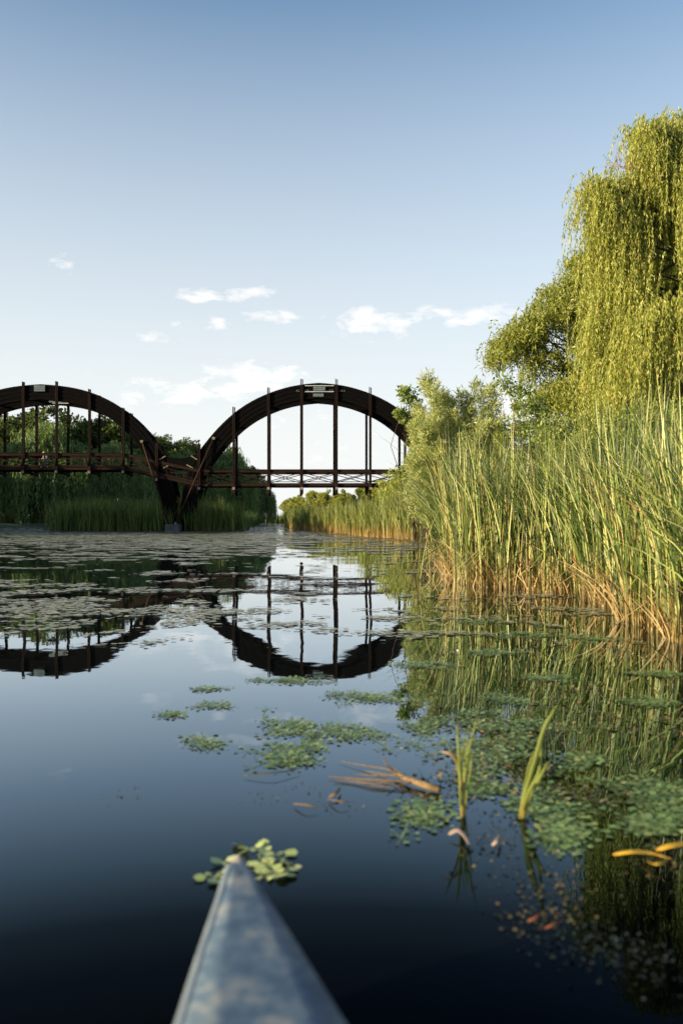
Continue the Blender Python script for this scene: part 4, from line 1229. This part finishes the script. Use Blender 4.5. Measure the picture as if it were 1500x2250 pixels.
# the rosettes at the bow
cs = []
for (px, py) in [(548, 1866), (575, 1872), (600, 1882), (622, 1890), (488, 1898), (500, 1905), (470, 1930), (590, 1905), (615, 1920), (570, 1890), (560, 1915), (632, 1908), (585, 1930)]:
    cs.append(onwater(px, py))
V, k = rosette_leaves(cs, 5, .032, .048, rng, .2, .006, stems=True)
c0 = onwater(550, 1900); o = link('leaf_raft', mesh_np('leaf_raft', V - np.array(c0), k, 6), M['pad_pale']); o.location = c0
tag(o, 'pale yellow green rosettes of floating leaves around the boat bow', 'floating leaves', GP)

# loose litter, sparse and dark, near the right corner
V = []; 
cs = []
for (px, py, hw, hh, n) in [(1100, 1850, 40, 40, 10), (1130, 1790, 60, 20, 8), (1190, 1960, 70, 35, 14), (1230, 2030, 60, 40, 12), (1330, 2080, 80, 30, 9), (1420, 2120, 60, 30, 9), (1300, 1750, 90, 40, 10), (590, 1750, 160, 18, 5), (960, 1760, 90, 30, 12), (1440, 1900, 60, 25, 10)]:
    cs += patch_centres(px, py, hw, hh, n, rng)
cs = [c + Vector((rng.normal() * .07, rng.normal() * .07, 0)) for c in cs for q in range(3)]
V, k = rosette_leaves(cs, 5, .11, .013, rng, .25, .001)
tag(link('leaf_litter', mesh_np('leaf_litter', V, k, 6), M['debris']), 'scattered brown and olive bits of leaf drifting on the near water', 'leaf litter', kind='stuff')
# leaves under and between the reeds' reflections: loose singles
cs = []
for i in range(900):
    px = rng.uniform(880, 1540); py = rng.uniform(1300, 1760)
    w = onwater(px, py)
    if w.x > interp(EDGE, w.y) + .3: continue
    if mnoise.noise(Vector((w.x * 1.3, w.y * .9, 2.0))) < .02: continue
    cs.append(w)
V, k = rosette_leaves(cs, 6, .10, .024, rng, .3, .005)
tag(link('floating_leaves', mesh_np('floating_leaves', V, k, 6), M['debris']), 'dull olive leaves scattered thinly over the reed reflections', 'floating leaves', kind='stuff')

# the duckweed and pad carpet farther out
cs = []
P = []; RR = []
import bisect
def dnoise(w): return mnoise.fractal(Vector((w.x * .7, w.y * .8, 0)), .8, 2.2, 4) * .42 + mnoise.noise(Vector((w.x * .08, w.y * .12, 7))) * .26
ref = sorted(dnoise(Vector((random.uniform(-40, 40), random.uniform(9, 100), 0))) for _ in range(4000))
for cand in range(330000):
    py = 1150.5 + 290 * random.random() ** 1.35
    px = random.uniform(-60, 1560)
    w = onwater(px, py)
    if w.x > interp(EDGE, w.y) + .2 and w.y < 56: continue
    # how much of the water is covered
    cov = np.interp(py, [1150, 1160, 1172, 1190, 1210, 1240, 1290, 1340, 1385, 1430], [.35, .6, .95, .76, .36, .13, .12, .16, .11, .0])
    if px > 560: cov *= np.interp(px, [560, 620, 780, 880, 960, 1200], [1, .5, .42, .7, .6, .5])
    if py > 1270 and 480 < px < 880: cov *= .4
    if px > 900 and py > 1270: cov *= .35
    if py < 1160 and px > 480: cov = .55
    q = bisect.bisect(ref, dnoise(w) + random.uniform(-.1, .1)) / 4000
    if q > cov: continue
    if random.random() > np.interp(py, [1150, 1185, 1220, 1260, 1320, 1440], [1, .8, .5, .26, .18, .14]): continue
    P.append(w); RR.append(max(.03, min(.34, w.y * .0030 * (.45 + 1.1 * random.random()))))
P = np.array([tuple(p) for p in P]); RR = np.array(RR); n = len(P)
ang = (np.arange(7) / 7 * 6.283)[None, :] + RNG.random((n, 1)) * 6.28
rad = RR[:, None] * (.65 + .6 * RNG.random((n, 7)))
V = np.empty((n, 7, 3))
V[..., 0] = P[:, None, 0] + np.cos(ang) * rad * 1.25; V[..., 1] = P[:, None, 1] + np.sin(ang) * rad
V[..., 2] = .006 + RNG.random((n, 1)) * .012
V[..., 2] += (RNG.normal(size=(n, 1)) * .05) * np.cos(ang) * rad + .004
tag(link('duckweed', mesh_np('duckweed', V.reshape(-1, 3), n, 7), M['film']), 'pale carpet of duckweed and pads over the far water', 'duckweed', kind='stuff')

# ------------------------------------------------------------------ young shoots, fallen stalk, stray leaves
def strap(pts, w, name, mat, parent, wt=None, ref=(0.15, -1, .25)):
    """a curved strap leaf with a folded midrib through pts"""
    pts = [Vector(p) for p in pts]
    # Catmull-Rom through the points
    fine = []
    for i in range(len(pts) - 1):
        p0, p1, p2, p3 = pts[max(i - 1, 0)], pts[i], pts[i + 1], pts[min(i + 2, len(pts) - 1)]
        for k in range(5):
            t = k / 5
            fine.append(.5 * ((2 * p1) + (p2 - p0) * t + (2 * p0 - 5 * p1 + 4 * p2 - p3) * t * t + (3 * p1 - p0 - 3 * p2 + p3) * t ** 3))
    fine.append(pts[-1])
    n = len(fine); vs = []
    for i, p in enumerate(fine):
        d = (fine[min(i + 1, n - 1)] - fine[max(i - 1, 0)]).normalized()
        s = d.cross(Vector(ref)).normalized(); u = s.cross(d)
        t = i / (n - 1)
        ww = w * float(np.interp(t, [0, .12, .5, .8, 1], wt or [.55, .9, 1, .75, .08])) / 2
        vs += [p + s * ww, p - u * ww * .35, p - s * ww]
    fs = []
    for i in range(n - 1):
        a = i * 3; fs += [(a, a + 1, a + 4, a + 3), (a + 1, a + 2, a + 5, a + 4)]
    me_ = bpy.data.meshes.new(name); me_.from_pydata([tuple(v) for v in vs], [], fs); me_.update()
    o_ = link(name, me_, mat, parent, True)
    m_ = o_.modifiers.new('thickness', 'SOLIDIFY'); m_.thickness = .0015
    return o_
M['shoot'] = leafmat('young_shoot', [(0, (.24, .31, .06)), (.5, (.31, .37, .09)), (1, (.40, .42, .15))], trans=.4, rough=.4, spec=.4, height=(-.02, .16, (.36, .16, .05), (.36, .20, .06)))
def shoot(label, bx, by, leaves):
    b_ = onwater(bx, by)
    t_ = thing('cattail_shoot', label, 'reed', b_)
    for (pp, w, mt, nm) in leaves:
        pts = []
        for i, (px, py) in enumerate(pp):
            q = at(px, py, b_.y + .03 * math.sin(i + px)); pts.append(q - b_)
        pts[0].z = -.05
        strap(pts, w * .72, nm, mt, t_)
shoot('young cattail shoot with a bent dry leaf, left one of the two', 1016, 1792, [
    ([(1016, 1795), (1014, 1730), (1008, 1660), (1003, 1590)], .024, M['shoot'], 'leaf_blade'),
    ([(1017, 1795), (1020, 1720), (1030, 1650), (1048, 1575)], .022, M['shoot'], 'leaf_blade'),
    ([(1016, 1795), (1012, 1720), (998, 1665), (975, 1620)], .02, M['shoot'], 'leaf_blade'),
    ([(1015, 1795), (1010, 1740), (1012, 1680), (1022, 1610)], .016, M['shoot'], 'leaf_blade'),
    ([(1018, 1795), (1026, 1740), (1034, 1690), (1036, 1645)], .016, M['shoot'], 'leaf_blade'),
    ([(1018, 1795), (1018, 1710), (1022, 1665), (1028, 1630)], .018, M['shoot'], 'leaf_blade'),
    ([(1018, 1760), (1010, 1690), (990, 1658), (965, 1652)], .020, M['dry_leaf'], 'dry_blade')])
shoot('young upright cattail shoot with broader leaves, right one of the two', 1138, 1800, [
    ([(1138, 1804), (1155, 1740), (1178, 1660), (1195, 1600), (1220, 1553)], .032, M['shoot'], 'leaf_blade'),
    ([(1139, 1804), (1160, 1745), (1185, 1690), (1188, 1610)], .026, M['shoot'], 'leaf_blade'),
    ([(1140, 1804), (1165, 1750), (1190, 1700), (1212, 1662)], .026, M['shoot'], 'leaf_blade'),
    ([(1137, 1804), (1150, 1740), (1160, 1690), (1172, 1650)], .018, M['shoot'], 'leaf_blade')])

c0 = onwater(960, 1738)
t = thing('fallen_stalk', 'broken dry cattail stalk floating with its splayed orange leaves pointing left', 'stalk', c0)
def L0(px, py, z): return onwater(px, py, z) - Vector((c0.x, c0.y, 0))
mb = MB(); mb.tube([L0(966, 1736, .02), L0(935, 1726, .028), L0(895, 1712, .03), L0(868, 1700, .025)], [.018, .020, .016, .010], 10); mb.build('stalk', M['dry_stalk'], t, True)
for (pp, w) in ([[(905, 1718, .03), (850, 1715, .03), (790, 1712, .02), (720, 1706, .012)], .03], [[(900, 1712, .04), (870, 1694, .05), (850, 1680, .06), (840, 1660, .10)], .03], [[(895, 1706, .03), (850, 1690, .03), (800, 1682, .02), (745, 1672, .012)], .022],
                [[(880, 1716, .03), (820, 1722, .02), (770, 1716, .012), (730, 1716, .01)], .022], [[(880, 1704, .03), (840, 1700, .03), (800, 1694, .02)], .02], [[(890, 1708, .035), (850, 1704, .04), (810, 1703, .03), (775, 1700, .02)], .018], [[(872, 1700, .04), (858, 1688, .07), (846, 1680, .09)], .02], [[(900, 1722, .02), (850, 1728, .015), (805, 1727, .01)], .016]):
    strap([L0(*q) for q in pp], w * .45, 'dry_blade', M['fibre'], t, None, (.1, -.8, .6))

def stray(name, label, pts, w, mat, z=.012):
    c = onwater(*pts[0]); 
    o = strap([onwater(px, py, z + .02 * math.sin(i * 1.9) ** 2) - c for i, (px, py) in enumerate(pts)], w, name, mat, None, [.2, .8, 1, .7, .1], (.12, -.35, 1))
    o.location = c; tag(o, label, 'leaf')
stray('curled_leaf', 'curled pale pink leaf floating right of the ragged leaf pad', [(985, 1834), (1005, 1824), (1022, 1838), (1030, 1856)], .028, M['pink_leaf'], .02)
stray('curled_leaf', 'small pale folded leaf below the two young shoots', [(1080, 1858), (1092, 1846), (1098, 1832)], .018, M['pink_leaf'], .02)
stray('dry_leaf', 'small orange brown leaf floating left of the fallen stalk', [(722, 1752), (738, 1742), (748, 1730)], .022, M['fibre'])
stray('dry_leaf', 'thin brown leaf lying flat under the small orange one', [(720, 1756), (745, 1760), (768, 1764)], .012, M['dry_leaf'])
stray('dry_leaf', 'narrow brown leaf floating farthest left of the near leaves', [(645, 1766), (672, 1768), (700, 1774)], .014, M['dry_leaf'])
stray('yellow_leaf', 'large bright yellow leaf at the right edge of the water', [(1345, 1878), (1385, 1872), (1430, 1874), (1475, 1888)], .024, M['yellow_blotch'])
stray('yellow_leaf', 'second yellow leaf overlapping the large one, touching the right edge', [(1440, 1868), (1475, 1858), (1520, 1852), (1560, 1846)], .03, M['yellow_blotch'], .02)
stray('yellow_leaf', 'small orange tinged leaf under the two big yellow ones', [(1420, 1892), (1440, 1898), (1462, 1894)], .022, M['yellow_blotch'], .01)
stray('red_leaf', 'bright orange red leaf in the dark lower right water', [(1158, 2026), (1178, 2014), (1196, 2000)], .009, M['red_blotch'])
stray('red_leaf', 'dull red leaf right of the bright orange red one', [(1195, 2040), (1215, 2032), (1238, 2022)], .009, M['red_blotch'])
stray('dry_leaf', 'long brown leaf afloat left of the fallen stalk tips', [(535, 1704), (600, 1698), (660, 1690)], .012, M['debris'])
stray('dry_leaf', 'leaning dry leaf standing in the water left of the lone cattail', [(905, 1226), (908, 1222)], .02, M['dry_leaf'])
